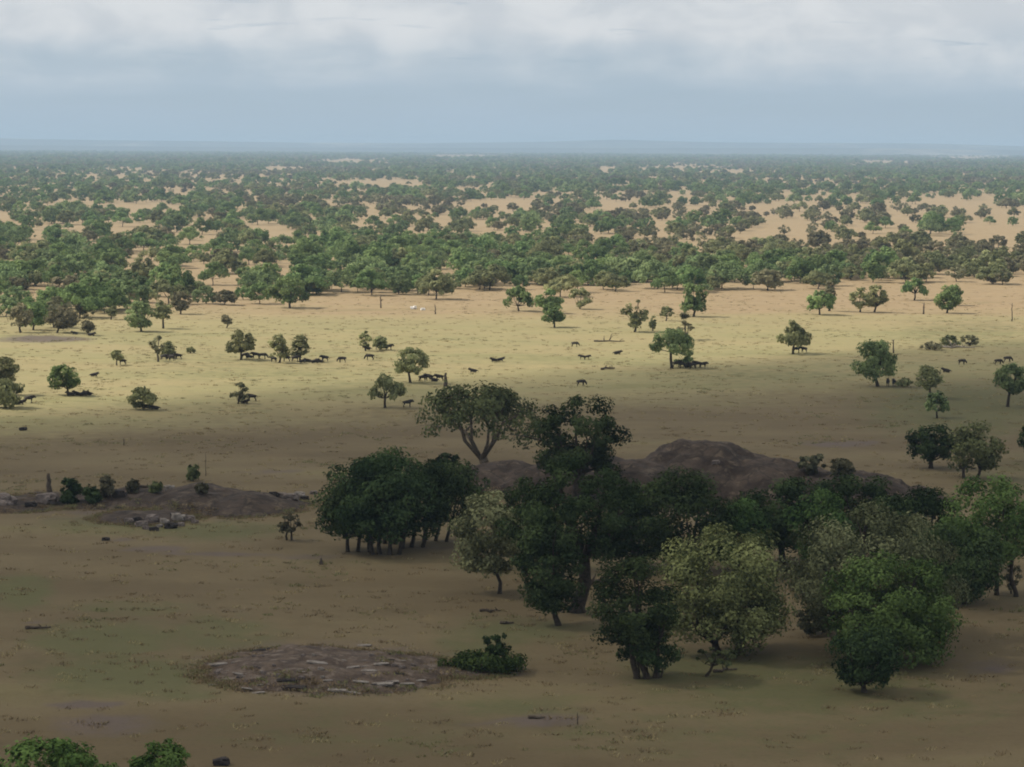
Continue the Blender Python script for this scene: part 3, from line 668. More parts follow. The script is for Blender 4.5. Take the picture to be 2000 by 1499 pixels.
def edge_y(px):      # lower edge of the wood in the picture
    return np.interp(px, [-600, 0, 100, 200, 300, 360, 480, 600, 720, 860, 1000, 1150, 1300, 1420, 1500, 1620, 1720, 1850, 2000, 2600],
                     [660, 640, 640, 622, 600, 596, 596, 578, 582, 592, 582, 590, 576, 574, 578, 566, 556, 556, 562, 570])
CLEAR = [(60, 455, 90, 9, .25), (420, 430, 70, 8, .3), (260, 520, 60, 9, .3), (560, 505, 50, 9, .35), (700, 440, 60, 8, .35), (150, 590, 50, 12, .4), (470, 545, 40, 12, .4), (820, 480, 40, 10, .4), (1080, 450, 60, 7, .4), (350, 385, 80, 6, .3), (80, 375, 90, 6, .3), (900, 372, 70, 6, .3), (740, 362, 105, 10, .03), (1000, 404, 85, 17, .10), (1130, 397, 120, 9, .15), (215, 409, 125, 9, .05), (1690, 425, 300, 36, .40), (1690, 470, 290, 26, .45), (1870, 398, 150, 13, .15),
         (1990, 450, 120, 45, .35), (1345, 492, 42, 22, .12), (1500, 468, 90, 22, .25), (545, 458, 75, 11, .2), (90, 488, 80, 16, .3), (1340, 390, 130, 10, .25), (1600, 392, 90, 9, .25), (450, 352, 160, 9, .35),
         (200, 345, 180, 10, .4), (640, 470, 50, 10, .3), (400, 575, 60, 18, .35), (880, 560, 40, 25, .4), (330, 505, 70, 10, .4), (1200, 478, 80, 10, .4), (120, 560, 60, 12, .35), (1900, 600, 260, 30, 0.0),
         (690, 316, 75, 6, .0), (1710, 318, 60, 6, .0), (1340, 329, 95, 6, .06), (1180, 333, 32, 7, .05), (540, 331, 65, 6, .05), (1420, 338, 55, 6, .05), (1610, 360, 32, 7, .1), (240, 333, 60, 6, .1), (900, 306, 120, 4, 0), (1900, 309, 110, 4, 0)]
DENSE = [(1720, 530, 330, 32, 2.0), (790, 535, 190, 55, 1.6), (130, 560, 190, 60, 1.2), (500, 520, 260, 60, 1.3), (1100, 530, 200, 45, 1.4), (1450, 530, 150, 45, 1.6)]
rng = np.random.default_rng(77)
def sample(d0, d1, per_m2):
    area = 0.26 * (d1 * d1 - d0 * d0)
    n = int(area * per_m2)
    d = np.sqrt(d0 * d0 + rng.random(n) * (d1 * d1 - d0 * d0)); x = (rng.random(n) * 2 - 1) * 0.26 * d
    px = CX + F_PX * x / d; py = 285 + CAM_H * F_PX / d + (px - CX) * ROLL
    dens = np.full(n, 0.50)
    for (a_, b_, c_, e_, k) in DENSE: 
        w = np.exp(-(((px - a_) / c_) ** 2 + ((py - b_) / e_) ** 2)); dens = dens * (1 + (k - 1) * w)
    for (a_, b_, c_, e_, k) in CLEAR:
        w = np.exp(-((((px - a_) / c_) ** 2 + ((py - b_) / e_) ** 2) ** 2)); dens = dens * (1 + (k - 1) * w)
    cl = np.array([mnoise.noise(Vector((a_ / 75.0, b_ / 110.0, 3.3))) for a_, b_ in zip(x, d)])
    dens *= np.clip(1 + 1.3 * cl, 0.15, 2)
    ok = (rng.random(n) < dens) & (py < edge_y(px) - rng.random(n) * 6)
    return x[ok], d[ok]
xa, da = sample(600, 1150, 0.0066)
xa2, da2 = sample(1150, 2600, 0.0040)
xb, db = sample(2600, 6000, 0.0030)
xc, dc = sample(6000, 13500, 0.0016)
X = np.concatenate([xa, xa2, xb, xc]); D = np.concatenate([da, da2, db, dc])
order = np.argsort(D); X, D = X[order], D[order]
zone = np.array([mnoise.noise(Vector((a_ / 260.0, b_ / 380.0, 9.1))) for a_, b_ in zip(X, D)])
pick = rng.random(len(X))
kinds = np.where(zone > 0.16, np.where(pick < .45, 5, np.where(pick < .7, 6, np.where(pick < .85, 1, 3))),
         np.where(pick < .22, 0, np.where(pick < .38, 1, np.where(pick < .60, 2, np.where(pick < .72, 3, np.where(pick < .86, 4, np.where(pick < .95, 7, 5)))))))
scl = np.clip(rng.normal(0.93, 0.26, len(X)), 0.4, 1.6)
scl = scl * np.where(D > 6000, 1.25, 1.0)
rot = rng.random(len(X)) * 6.283
inview = np.abs(X / D) < 0.205
near_i = np.where(inview)[0][:300]; near_set = set(near_i.tolist())
KIND_W = ['a flat-topped green acacia', 'a rounded olive tree', 'a tall rounded green tree', 'a flat-topped olive acacia', 'a compact dark tree', 'a brown-leaved tree', 'a grey twiggy tree', 'a broad dark acacia']
for i in near_i:
    tm, cm = protos[kinds[i]]
    kind = FOREST[kinds[i]][0]
    others = [j for j in near_i if j != i]
    nb_ = min(others, key=lambda j: (X[j] - X[i]) ** 2 + (D[j] - D[i]) ** 2)
    sz = 'small ' if scl[i] < .78 else ('large ' if scl[i] > 1.12 else 'medium ')
    ppx, ppy = to_px(X[i], D[i]); gap = edge_y(ppx) - ppy
    where = 'at the woodland front' if gap < 22 else ('inside the woodland' if gap < 60 else 'deep in the woodland')
    near_w = ('touching ' if math.hypot(X[nb_] - X[i], D[nb_] - D[i]) < 7 else 'next to ') + KIND_W[kinds[nb_]]
    wl = sz + F_LABEL[kinds[i]][:-16] + ' ' + where + ', ' + near_w
    root = empty('acacia_tree' if kind == 'umbrella' else 'woodland_tree', (X[i], D[i], float(hz(X[i], D[i]))), wl, 'tree', 'near woodland: ' + wl, rot[i])
    root.scale = (scl[i] * (0.9 + 0.25 * pick[i]),) * 2 + (scl[i],)
    for nm, me in (('trunk', tm), ('crown', cm)):
        o = bpy.data.objects.new(nm, me); C.objects.link(o); o.parent = root

def scatter(name, pts, kinds_, scl_, rot_, coll, label=None):
    """one object whose points carry instances of the kinds in a collection"""
    me = bpy.data.meshes.new(name); me.vertices.add(len(pts)); me.vertices.foreach_set('co', np.asarray(pts, dtype=np.float32).ravel())
    for nm, ty, arr in (('pick', 'INT', kinds_.astype(np.int32)), ('size', 'FLOAT', scl_.astype(np.float32)), ('turn', 'FLOAT', rot_.astype(np.float32))):
        a_ = me.attributes.new(nm, ty, 'POINT'); a_.data.foreach_set('value', arr)
    ob = bpy.data.objects.new(name, me); link(ob, None, 'stuff', label)
    ng = bpy.data.node_groups.new(name, 'GeometryNodeTree')
    ng.interface.new_socket('Geometry', in_out='INPUT', socket_type='NodeSocketGeometry')
    ng.interface.new_socket('Geometry', in_out='OUTPUT', socket_type='NodeSocketGeometry')
    gi = ng.nodes.new('NodeGroupInput'); go = ng.nodes.new('NodeGroupOutput')
    ci = ng.nodes.new('GeometryNodeCollectionInfo'); ci.inputs['Collection'].default_value = coll
    ci.inputs['Separate Children'].default_value = True; ci.inputs['Reset Children'].default_value = True
    ip = ng.nodes.new('GeometryNodeInstanceOnPoints'); ip.inputs['Pick Instance'].default_value = True
    def named(nm, ty):
        n = ng.nodes.new('GeometryNodeInputNamedAttribute'); n.data_type = ty; n.inputs[0].default_value = nm
        return n.outputs['Attribute']
    cx = ng.nodes.new('ShaderNodeCombineXYZ'); ng.links.new(named('turn', 'FLOAT'), cx.inputs[2])
    ng.links.new(gi.outputs[0], ip.inputs['Points']); ng.links.new(ci.outputs[0], ip.inputs['Instance'])
    ng.links.new(named('pick', 'INT'), ip.inputs['Instance Index'])
    ng.links.new(cx.outputs[0], ip.inputs['Rotation']); ng.links.new(named('size', 'FLOAT'), ip.inputs['Scale'])
    ng.links.new(ip.outputs[0], go.inputs[0])
    md = ob.modifiers.new('scatter', 'NODES'); md.node_group = ng
    return ob
rest = np.array([i for i in range(len(X)) if i not in near_set])
pts = np.stack([X[rest], D[rest], [float(hz(a_, b_)) for a_, b_ in zip(X[rest], D[rest])]], -1)
scatter('woodland', pts, kinds[rest], scl[rest], rot[rest], proto_col, 'far acacia woodland merging into one green mass toward the horizon')

# ------------------------------------------------------------------ grass tufts
tuft_m = {}
for nm, a_, b_ in (('straw_tuft', (.25, .20, .10), (.36, .30, .16)), ('green_tuft', (.14, .145, .06), (.21, .20, .09)), ('brown_tuft', (.16, .115, .065), (.24, .18, .10))):
    tuft_m[nm] = rough_mat(nm, a_, b_, 1.5)
grass_col = bpy.data.collections.new('grass_kinds'); gi_ = 0
for nm in ('straw_tuft', 'brown_tuft', 'green_tuft'):
    for v in range(2):
        r_ = np.random.default_rng(900 + gi_); V = []; Fq = []
        for b_ in range(26):
            cx_, cy_ = r_.normal(scale=.28, size=2); a_ = r_.random() * 6.28; hh = .05 + .14 * r_.random(); w = .03 + .03 * r_.random()
            dx, dy = math.cos(a_) * w, math.sin(a_) * w; lx, ly = r_.normal(scale=.10, size=2)
            k = len(V); V += [(cx_ - dx, cy_ - dy, -.03), (cx_ + dx, cy_ + dy, -.03), (cx_ + lx, cy_ + ly, hh)]; Fq.append((k, k + 1, k + 2))
        grass_col.objects.link(bpy.data.objects.new('grass_kind_%02d' % gi_, mesh_from('grass_kind', V, Fq, [tuft_m[nm]]))); gi_ += 1
n = 60000
d = np.sqrt(150 ** 2 + rng.random(n) * (900 ** 2 - 150 ** 2)); x = (rng.random(n) * 2 - 1) * 0.235 * d
cl = np.array([mnoise.fractal(Vector((a_ / 14.0, b_ / 14.0, 1.0)), .8, 2.0, 3) for a_, b_ in zip(x, d)])
keep = ((cl + 1.6 * rng.random(n)) > 0.95) & (rng.random(n) < np.clip(1.25 - d / 720.0, 0.05, 1))
x, d, cl = x[keep], d[keep], cl[keep]
gk = np.where(rng.random(len(x)) < .4, 0, 2) + rng.integers(0, 2, len(x))
gk = np.where((cl > .38) & (rng.random(len(x)) < .55), 4 + rng.integers(0, 2, len(x)), gk)
gk = np.where((d > 400 + .45 * x) & (gk >= 2) & (gk < 4) & (rng.random(len(x)) < .7), 0, gk)
def tuft_z(a_, b_):
    z = float(hz(a_, b_))
    for oc in OUTS:
        if any(abs(a_ - l[0]) < l[3] + 1 and abs(b_ - l[1]) < l[4] + 1 for l in oc.l):
            r_ = oc.raw(a_, b_)
            if 0 < r_ < 0.55 + 0.4 * math.sin(a_ * 3.1 + b_): z = max(z, oc.z(a_, b_))       # grass creeps over the rock's rim
            elif r_ > 0: z -= 0.6
    return z
ed_x, ed_d = [], []
for oc in OUTS:                                    # more tufts round the rims
    for l in oc.l:
        for q in range(260):
            a_ = rng.random() * 6.283; k = 0.86 + 0.26 * rng.random()
            ed_x.append(l[0] + math.cos(a_) * l[3] * k); ed_d.append(l[1] + math.sin(a_) * l[4] * k)
x = np.concatenate([x, ed_x]); d = np.concatenate([d, ed_d]); gk = np.concatenate([gk, np.where(rng.random(len(ed_x)) < .35, 4, 2) + rng.integers(0, 2, len(ed_x))])
scatter('grass', np.stack([x, d, [tuft_z(a_, b_) for a_, b_ in zip(x, d)]], -1), gk, .7 + .9 * rng.random(len(x)), rng.random(len(x)) * 6.28, grass_col, 'short dry tufts of grass over the plain')

# ------------------------------------------------------------------ rocks
def rock_mesh(seed, sx, sy, sz, mat, name='rock', amp=0.6, sub=3):
    import bmesh
    bm = bmesh.new(); bmesh.ops.create_icosphere(bm, subdivisions=sub, radius=1.0)
    for v in bm.verts:
        n = mnoise.fractal(v.co * 1.3 + Vector((seed * 3.7, seed, 0)), .8, 2.0, 4)
        q = 1 + amp * n
        co = v.co * q
        for ax in range(3): co[ax] = max(-0.80, min(0.86 + 0.1 * math.sin(seed + ax), co[ax]))       # broken flat sides
        v.co = Vector((co.x * sx, co.y * sy, co.z * sz))
    me = bpy.data.meshes.new(name); bm.to_mesh(me); bm.free(); me.materials.append(mat); return me
rocks = {k: [rock_mesh(i + j * 7, 1, .8, .62, m) for i in range(4)] for j, (k, m) in enumerate((('grey', boulder_m), ('pale', pale_rock_m), ('dark', dark_rock_m), ('white', white_rock_m)))}
slabs = {k: [rock_mesh(30 + i + j * 5, 1, .42, .13, m, 'flat_stone', .3) for i in range(3)] for j, (k, m) in enumerate((('pale', pale_rock_m), ('dark', dark_rock_m), ('grey', boulder_m)))}
def put_rock(px, py, w_px, k, label, group=None, slab=False, rz=None, name=None):
    p, s = on_surface(px, py); w = w_px / 2 / s / 0.8
    me = rnd.choice((slabs if slab else rocks)[k])
    o = bpy.data.objects.new(name or ('flat_stone' if slab else 'boulder'), me)
    o.location = p + Vector((0, 0, w * (0.05 if slab else 0.22))); o.scale = (w, w, w)
    o.rotation_euler = (0, rnd.uniform(-.12, .12), rnd.uniform(-.5, .5) if rz is None else rz)
    return link(o, None, None, label, 'rock', group)
G1 = 'loose boulders in front of the rock shelf'
for (px, py, w, k) in [(252, 1022, 16, 'grey'), (268, 1017, 15, 'dark'), (275, 1028, 22, 'grey'), (296, 1018, 24, 'grey'), (300, 1037, 17, 'dark'), (322, 1022, 18, 'pale'), (333, 1032, 24, 'dark'),
                       (348, 1017, 26, 'pale'), (352, 1028, 15, 'grey'), (368, 1018, 22, 'grey'), (380, 1022, 14, 'grey'), (285, 1034, 14, 'grey'), (312, 1030, 13, 'pale'), (342, 1010, 18, 'dark')]:
    lab = {'grey': 'grey-brown', 'pale': 'pale', 'dark': 'dark'}[k]
    put_rock(px, py, w, k, lab + ' boulder in the loose pile in front of the low rock shelf', G1 + ', ' + lab)
G2 = 'stones behind the rock shelf'
for (px, py, w, k) in [(550, 972, 18, 'grey'), (568, 976, 26, 'grey'), (585, 970, 20, 'pale'), (595, 976, 16, 'dark'), (612, 965, 14, 'grey'), (535, 968, 16, 'dark')]:
    lab = {'grey': 'grey-brown', 'pale': 'pale', 'dark': 'dark'}[k]
    put_rock(px, py, w, k, lab + ' stone lying between the rock shelf and the dark grove', G2 + ', ' + lab)
for (px, py, w, k, lab) in [(90, 982, 38, 'grey', 'large pinkish boulder at the foot of the pillar-like stump'), (8, 985, 40, 'grey', 'flat grey boulder by the dark overhanging ledge'), (60, 990, 20, 'dark', 'dark stone between the flat grey boulder and the pinkish one'),
                            (200, 968, 22, 'grey', 'round stone among the shelf shrubs'), (232, 972, 26, 'dark', 'dark stone below the brown-leaved shelf shrub'), (330, 957, 20, 'pale', 'pale stone at the end of the shrub row on the shelf'),
                            (1398, 912, 15, 'grey', 'grey-brown stone lying on the face of the domed rock'), (432, 1494, 30, 'dark', 'black rounded boulder on the grass beside the green treetops'),
                            (206, 1056, 14, 'dark', 'small black stone on the grass below the rock shelf'), (1570, 1160, 20, 'pale', 'pale stone glimpsed behind the yellow-green tree'),
                            (45, 841, 14, 'dark', 'black stone alone at the edge of the cloud shadow')]:
    put_rock(px, py, w, k, lab)
put_rock(808, 604, 12, 'white', 'white stone at the woodland edge, larger of two'); put_rock(826, 606, 9, 'white', 'white stone at the woodland edge, smaller of two')
G3 = 'pale slabs on the front rock mound'
for (px, py, w, k, rz) in [(425, 1301, 34, 'pale', .3), (465, 1318, 22, 'pale', -.2), (618, 1296, 38, 'pale', 0), (712, 1262, 30, 'pale', -.4), (690, 1306, 26, 'pale', .1), (720, 1312, 30, 'pale', -.3), (705, 1336, 32, 'pale', -.1),
                           (748, 1340, 44, 'pale', -.25), (765, 1334, 30, 'pale', 0), (795, 1338, 26, 'pale', .1), (640, 1333, 18, 'pale', .2), (660, 1350, 40, 'pale', -.15), (482, 1346, 20, 'pale', 0), (415, 1338, 16, 'pale', .4),
                           (745, 1298, 30, 'pale', .2), (690, 1355, 30, 'pale', -.1), (510, 1340, 14, 'pale', .2), (590, 1315, 14, 'pale', .0), (820, 1330, 22, 'pale', .3), (505, 1354, 26, 'pale', -.1)]:
    put_rock(px, py, w, k, 'pale flat stone slab lying on the front rock mound', G3, True, rz)
G4 = 'dark slabs on the front rock mound'
for (px, py, w, k, rz) in [(560, 1333, 40, 'dark', .05), (572, 1346, 54, 'dark', -.2), (508, 1273, 26, 'dark', .2), (526, 1270, 18, 'dark', .3), (470, 1326, 18, 'dark', -.3), (728, 1338, 16, 'dark', 0), (765, 1290, 14, 'dark', .2), (782, 1318, 20, 'dark', 0)]:
    put_rock(px, py, w, k, 'blackish flat stone slab or cavity lip on the front rock mound'.replace(' or cavity lip', ''), G4, True, rz)

for q in range(46):
    a_ = rnd.random() * 6.28; r_ = math.sqrt(rnd.random())
    put_rock(640 + math.cos(a_) * r_ * 225, 1312 + math.sin(a_) * r_ * 38, rnd.uniform(6, 13), rnd.choice(['grey', 'grey', 'pale']), 'small loose stone scattered on the front rock mound', 'small stones on the front rock mound', rnd.random() < .5, None, 'stone')
# ------------------------------------------------------------------ dead wood, stumps, poles, termite mounds
def crooked(seed, L, r, mat, stubs=2, name='fallen_log', bend=.12, upright=False):
    r_ = random.Random(seed); g = Geo(); pts = []; rad = []
    for i in range(7):
        t = i / 6.0
        a_ = (r_.uniform(-bend, bend) * L, r_.uniform(-bend, bend) * L)
        pts.append((a_[0] * .4, a_[1] * .4, L * t) if upright else (L * (t - .5), a_[0], r * .8 + abs(a_[1]) * .25)); rad.append(r * (1.15 - .65 * t))
    if upright: pts[0] = (0, 0, -.15)
    g.tube(pts, rad, 7)
    for s in range(stubs):
        i = r_.randint(2, 5); p = Vector(pts[i]); d_ = Vector((r_.uniform(-1, 1), r_.uniform(-1, 1), r_.uniform(.4, 1.2))).normalized() * L * r_.uniform(.12, .28)
        g.tube([p, p + d_ * .55 + Vector((0, 0, .04 * L)), p + d_], [rad[i] * .55, rad[i] * .4, rad[i] * .15], 5)
    return g.mesh(name, mat)
def put_log(seed, px, py, w_px, r_px, mat, label, name='fallen_log', upright=False, stubs=2, rz=0.0, bend=.12, cat='log', group=None):
    p, s = on_surface(px, py)
    o = bpy.data.objects.new(name, crooked(seed, w_px / s, r_px / s, mat, stubs, name, bend, upright))
    o.location = p; o.rotation_euler = (0, 0, rz); return link(o, None, None, label, cat, group)
put_log(1, 75, 1229, 48, 3.2, dead_m, 'dark fallen log lying on the greenish near grass')
put_log(2, 280, 954, 46, 3.2, dead_m, 'dark fallen log across the shrub row of the rock shelf')
put_log(3, 1188, 722, 36, 2.2, dead_m, 'forked fallen branch on the grass near the dark umbrella acacia', stubs=4, rz=.5, bend=.2)
put_log(4, 1415, 1312, 52, 3.0, dead_m, 'dark leaning branch lying beside the straggly shrub', stubs=4, rz=.4)
put_log(5, 957, 1196, 40, 2.6, dead_m, 'brown broken branches lying near the thin forked tree', stubs=6, bend=.2)
put_log(6, 990, 1219, 26, 3.0, dead_m, 'short dark log near the slender tree at the giant trunk', stubs=2)
put_log(7, 1048, 1404, 32, 3.4, dead_m, 'dark short log on the bare patch in the near grass', stubs=2)
put_log(8, 1190, 668, 60, 1.5, dead_m, 'long thin line of dead brush behind the umbrella acacia', stubs=6, bend=.06)
put_log(9, 1870, 680, 70, 1.8, grey_wood_m, 'grey dead brush lying among the bushes of the sunny grass', stubs=8)
put_log(10, 870, 755, 26, 4.0, dead_m, 'thick upright dead stump beside the packed wildebeest', 'tree_stump', True, 1, 0, .1, 'stump')
put_log(11, 96, 972, 44, 6.0, dead_m, 'pillar-like forked dead stump standing on the rock shelf', 'tree_stump', True, 3, 0, .08, 'stump')
put_log(12, 388, 938, 34, .7, dead_m, 'shorter thin bare pole beside the spiky shelf shrub', 'bare_pole', True, 0, 0, .04, 'pole')
put_log(13, 402, 930, 46, .7, dead_m, 'taller thin bare pole beside the spiky shelf shrub', 'bare_pole', True, 0, 0, .04, 'pole')
put_log(14, 627, 1103, 13, 3.6, dead_m, 'short black post-like stump on the grass before the dark grove', 'tree_stump', True, 0, 0, .03, 'stump')
put_log(15, 242, 870, 14, 1.0, dead_m, 'little bare stick standing alone on the shaded plain', 'bare_pole', True, 0, 0, .04, 'pole')
put_log(16, 744, 602, 26, 1.3, dead_m, 'thin dead sapling at the woodland edge near the white stones', 'dead_sapling', True, 4, 0, .1, 'sapling')
put_log(17, 1976, 628, 36, 1.1, dead_m, 'tall bare pole on the sunny grass near the compact dark tree', 'bare_pole', True, 1, 0, .06, 'pole')
put_log(18, 1804, 614, 22, 1.6, dead_m, 'small dead sapling between the close pair and the compact dark tree', 'dead_sapling', True, 5, 0, .12, 'sapling')
put_log(19, 1745, 690, 26, 1.5, dead_m, 'dead sapling behind the tall grey-green tree', 'dead_sapling', True, 5, 0, .12, 'sapling')
put_log(20, 850, 614, 18, 1.3, dead_m, 'tiny leaning dead stick near the smaller white stone', 'bare_pole', True, 1, 0, .15, 'pole')
put_log(21, 1128, 1415, 24, 1.3, dead_m, 'thin grey twig standing on the bare patch in the near grass', 'bare_pole', True, 1, 0, .06, 'pole')
put_log(22, 1165, 1142, 62, 5.5, dead_m, 'broken dead limb propped against the giant trunk', stubs=5, rz=.2, bend=.2)

# ------------------------------------------------------------------ wildebeest
def skin_body(name, verts, edges, radii):
    me = bpy.data.meshes.new(name); me.from_pydata(verts, edges, []); me.update()
    ob = bpy.data.objects.new(name, me); C.objects.link(ob)
    ob.modifiers.new('skin', 'SKIN').use_smooth_shade = True
    for i, (a_, b_) in enumerate(radii): me.skin_vertices[0].data[i].radius = (a_, b_)
    me.skin_vertices[0].data[0].use_root = True
    s = ob.modifiers.new('sub', 'SUBSURF'); s.levels = 1; s.render_levels = 1
    dg = bpy.context.evaluated_depsgraph_get()
    m2 = bpy.data.meshes.new_from_object(ob.evaluated_get(dg)); m2.name = name
    bpy.data.objects.remove(ob); m2.materials.clear(); m2.materials.append(hide_m)
    return m2
def gnu(pose):
    dz = -0.62 if pose == 'lying' else 0.0
    sp_ = [(-.66, 0, 1.04 + dz), (-.15, 0, 1.0 + dz), (.40, 0, 1.10 + dz)]; rs = [(.27, .30), (.33, .38), (.29, .42)]
    if pose == 'grazing': sp_ += [(.76, 0, .93), (1.0, 0, .62), (1.14, 0, .26)]
    elif pose == 'lying': sp_ += [(.72, 0, .68), (.92, 0, .84), (1.20, 0, .60)]
    else: sp_ += [(.74, 0, 1.20), (.97, 0, 1.26), (1.24, 0, .95)]
    rs += [(.17, .26), (.14, .16), (.10, .11)]
    sp_ += [(-.90, 0, 1.06 + dz), (-.98, 0, .80 + dz), (-.96, 0, max(.10, .50 + dz))]; rs += [(.05, .05), (.03, .03), (.045, .045)]
    ed = [(0, 1), (1, 2), (2, 3), (3, 4), (4, 5), (0, 6), (6, 7), (7, 8)]
    for sgn in (-1, 1):
        k = len(sp_)
        if pose == 'lying':
            sp_ += [(-.50, sgn * .20, .34), (-.18, sgn * .27, .20), (-.52, sgn * .30, .07)]; rs += [(.15, .15), (.08, .08), (.05, .05)]
            ed += [(0, k), (k, k + 1), (k + 1, k + 2)]; k = len(sp_)
            sp_ += [(.44, sgn * .18, .32), (.70, sgn * .20, .13), (.44, sgn * .22, .06)]; rs += [(.11, .11), (.06, .06), (.045, .045)]
            ed += [(2, k), (k, k + 1), (k + 1, k + 2)]
        else:
            o_ = .10 * sgn
            sp_ += [(-.62, sgn * .15, .82), (-.50 + o_ * .4, sgn * .16, .64), (-.74 + o_ * .4, sgn * .16, .40), (-.69 + o_, sgn * .16, .03)]; rs += [(.19, .19), (.13, .13), (.07, .07), (.055, .055)]
            ed += [(0, k), (k, k + 1), (k + 1, k + 2), (k + 2, k + 3)]; k = len(sp_)
            sp_ += [(.42, sgn * .14, .80), (.45, sgn * .14, .50), (.43 - o_ * .3, sgn * .14, .28), (.45 - o_, sgn * .14, .03)]; rs += [(.16, .16), (.09, .09), (.06, .06), (.055, .055)]
            ed += [(2, k), (k, k + 1), (k + 1, k + 2), (k + 2, k + 3)]
    body = skin_body('body', sp_, ed, rs)
    poll, muz, nk, sh = Vector(sp_[4]), Vector(sp_[5]), Vector(sp_[3]), Vector(sp_[2])
    horns = []
    for sgn in (-1, 1):
        g = Geo(); h0 = poll + Vector((0, sgn * .07, .06))
        g.tube([h0, h0 + Vector((.02, sgn * .20, -.02)), h0 + Vector((.03, sgn * .30, .08)), h0 + Vector((0, sgn * .25, .24))], [.045, .04, .03, .01], 6)
        horns.append(g.mesh('horn', horn_m))
    g = Geo(); top = Vector((0, 0, .20))
    g.tube([sh + Vector((-.05, 0, .26)), nk + top, poll + Vector((-.06, 0, .12))], [.05, .08, .03], 6)
    mane = g.mesh('mane', mane_m)
    g = Geo(); g.tube([muz.lerp(poll, .4) + Vector((-.03, 0, -.06)), nk + Vector((.06, 0, -.24 if pose != 'grazing' else -.16))], [.03, .05], 6)
    return body, horns, mane, g.mesh('beard', mane_m)
GNU = {p_: gnu(p_) for p_ in ('standing', 'grazing', 'lying')}
def add_gnu(px, py, pose, yaw, label, group, k=1.0):
    p, s = ground_at(px, py); body, horns, mane, beard = GNU[pose]
    root = empty('wildebeest', p, label, 'wildebeest', group, yaw); root.scale = (k, k, k)
    for nm, me in (('body', body), ('horn', horns[0]), ('horn', horns[1]), ('mane', mane), ('beard', beard)):
        o = bpy.data.objects.new(nm, me); C.objects.link(o); o.parent = root
herds = [
 ('dark wildebeest resting under the low spreading bush-tree with a rounded tree behind', [(8, 792, 'lying'), (22, 790, 'standing'), (38, 791, 'lying'), (57, 788, 'standing')]),
 ('dark wildebeest lying in a row at the foot of the leaning fresh green tree', [(139, 774, 'lying'), (151, 773, 'lying'), (162, 774, 'lying'), (173, 773, 'lying')]),
 ('lone wildebeest standing beside the tiny round tree', [(239, 713, 'standing')]),
 ('wildebeest standing under the nearly bare pale-twigged tree', [(321, 704, 'standing'), (335, 705, 'grazing'), (348, 703, 'standing')]),
 ('wildebeest in the line sheltering beside the forked olive tree', [(478, 701, 'standing'), (488, 700, 'lying'), (499, 701, 'standing'), (513, 702, 'grazing')]),
 ('wildebeest standing at the narrow olive tree with the pale stem', [(534, 708, 'standing'), (559, 707, 'standing')]),
 ('wildebeest crowding the shadow of the narrow olive tree', [(577, 707, 'standing'), (590, 709, 'lying'), (602, 708, 'lying'), (614, 710, 'lying'), (625, 709, 'lying'), (634, 707, 'standing')]),
 ('lone wildebeest grazing past the crowd at the olive twins', [(668, 709, 'grazing')]),
 ('wildebeest beyond the thin wispy tree at the shadow edge', [(477, 789, 'lying'), (492, 784, 'standing')]),
 ('wildebeest lying against the low bush-tree at the shadow edge', [(289, 799, 'lying'), (303, 801, 'lying')]),
 ('wildebeest behind the small round bush and thin sapling', [(741, 683, 'standing'), (760, 684, 'standing'), (718, 684, 'lying')]),
 ('wildebeest grazing alone just before the thin sapling', [(722, 704, 'grazing')]),
 ('wildebeest packed in the shadow between the full-crowned tree and the stump', [(826, 746, 'standing'), (838, 745, 'standing'), (849, 746, 'lying'), (858, 745, 'standing')]),
 ('wildebeest standing beside the flat-topped layered tree at the shadow edge', [(796, 796, 'standing')]),
 ('wildebeest lying on open grass beyond the dead stump', [(925, 728, 'lying')]),
 ('wildebeest lying down along the edge of the sunlit grass', [(966, 707, 'lying'), (976, 706, 'lying')]),
 ('wildebeest grazing in full sun by the line of dead brush', [(1123, 678, 'grazing')]),
 ('wildebeest lying in full sun near the line of dead brush', [(1205, 693, 'lying')]),
 ('wildebeest grazing alone in the shade, halfway to the wide open-crowned tree', [(1135, 755, 'grazing')]),
 ('calf-sized wildebeest standing in a pair by the forked fallen branch', [(1137, 703, 'standing'), (1147, 703, 'standing')]),
 ('wildebeest massed on the shaded side of the dark umbrella acacia', [(1322, 718, 'standing'), (1333, 720, 'standing'), (1344, 719, 'lying'), (1352, 721, 'standing'), (1362, 719, 'standing'), (1373, 720, 'standing'), (1340, 715, 'standing')]),
 ('wildebeest standing at the stem of the flat-bottomed tree on the shadow line', [(1556, 690, 'standing'), (1570, 689, 'standing')]),
 ('wildebeest facing away beside the tall grey-green tree in the cloud shadow', [(1734, 755, 'away'), (1746, 755, 'away')]),
 ('wildebeest sitting upright on the shaded grass near the clear-stemmed dark tree', [(1849, 728, 'lying')]),
 ('wildebeest grazing on the shaded grass behind the clear-stemmed dark tree', [(1879, 713, 'grazing'), (1950, 713, 'grazing'), (1968, 708, 'grazing')]),
 ('animal resting under the wide brown thicket of the woodland edge', [(147, 654, 'lying')]),
 ('wildebeest at the foot of the narrow brownish tree of the woodland edge', [(178, 657, 'lying')]),
 ('wildebeest lying alone on open sunlit grass past the leaning fresh green tree', [(183, 736, 'lying')]),
]
for lab, lst in herds:
    for j, (px, py, pose) in enumerate(lst):
        yaw = rnd.choice([0, math.pi]) + rnd.uniform(-.5, .5)
        if pose == 'away': pose, yaw = 'standing', math.pi / 2 + rnd.uniform(-.2, .2)
        add_gnu(px, py, pose, yaw, lab, lab if len(lst) > 1 else 'wildebeest on the plain', (0.75 if 'calf' in lab else 1.0) * rnd.uniform(.92, 1.06))

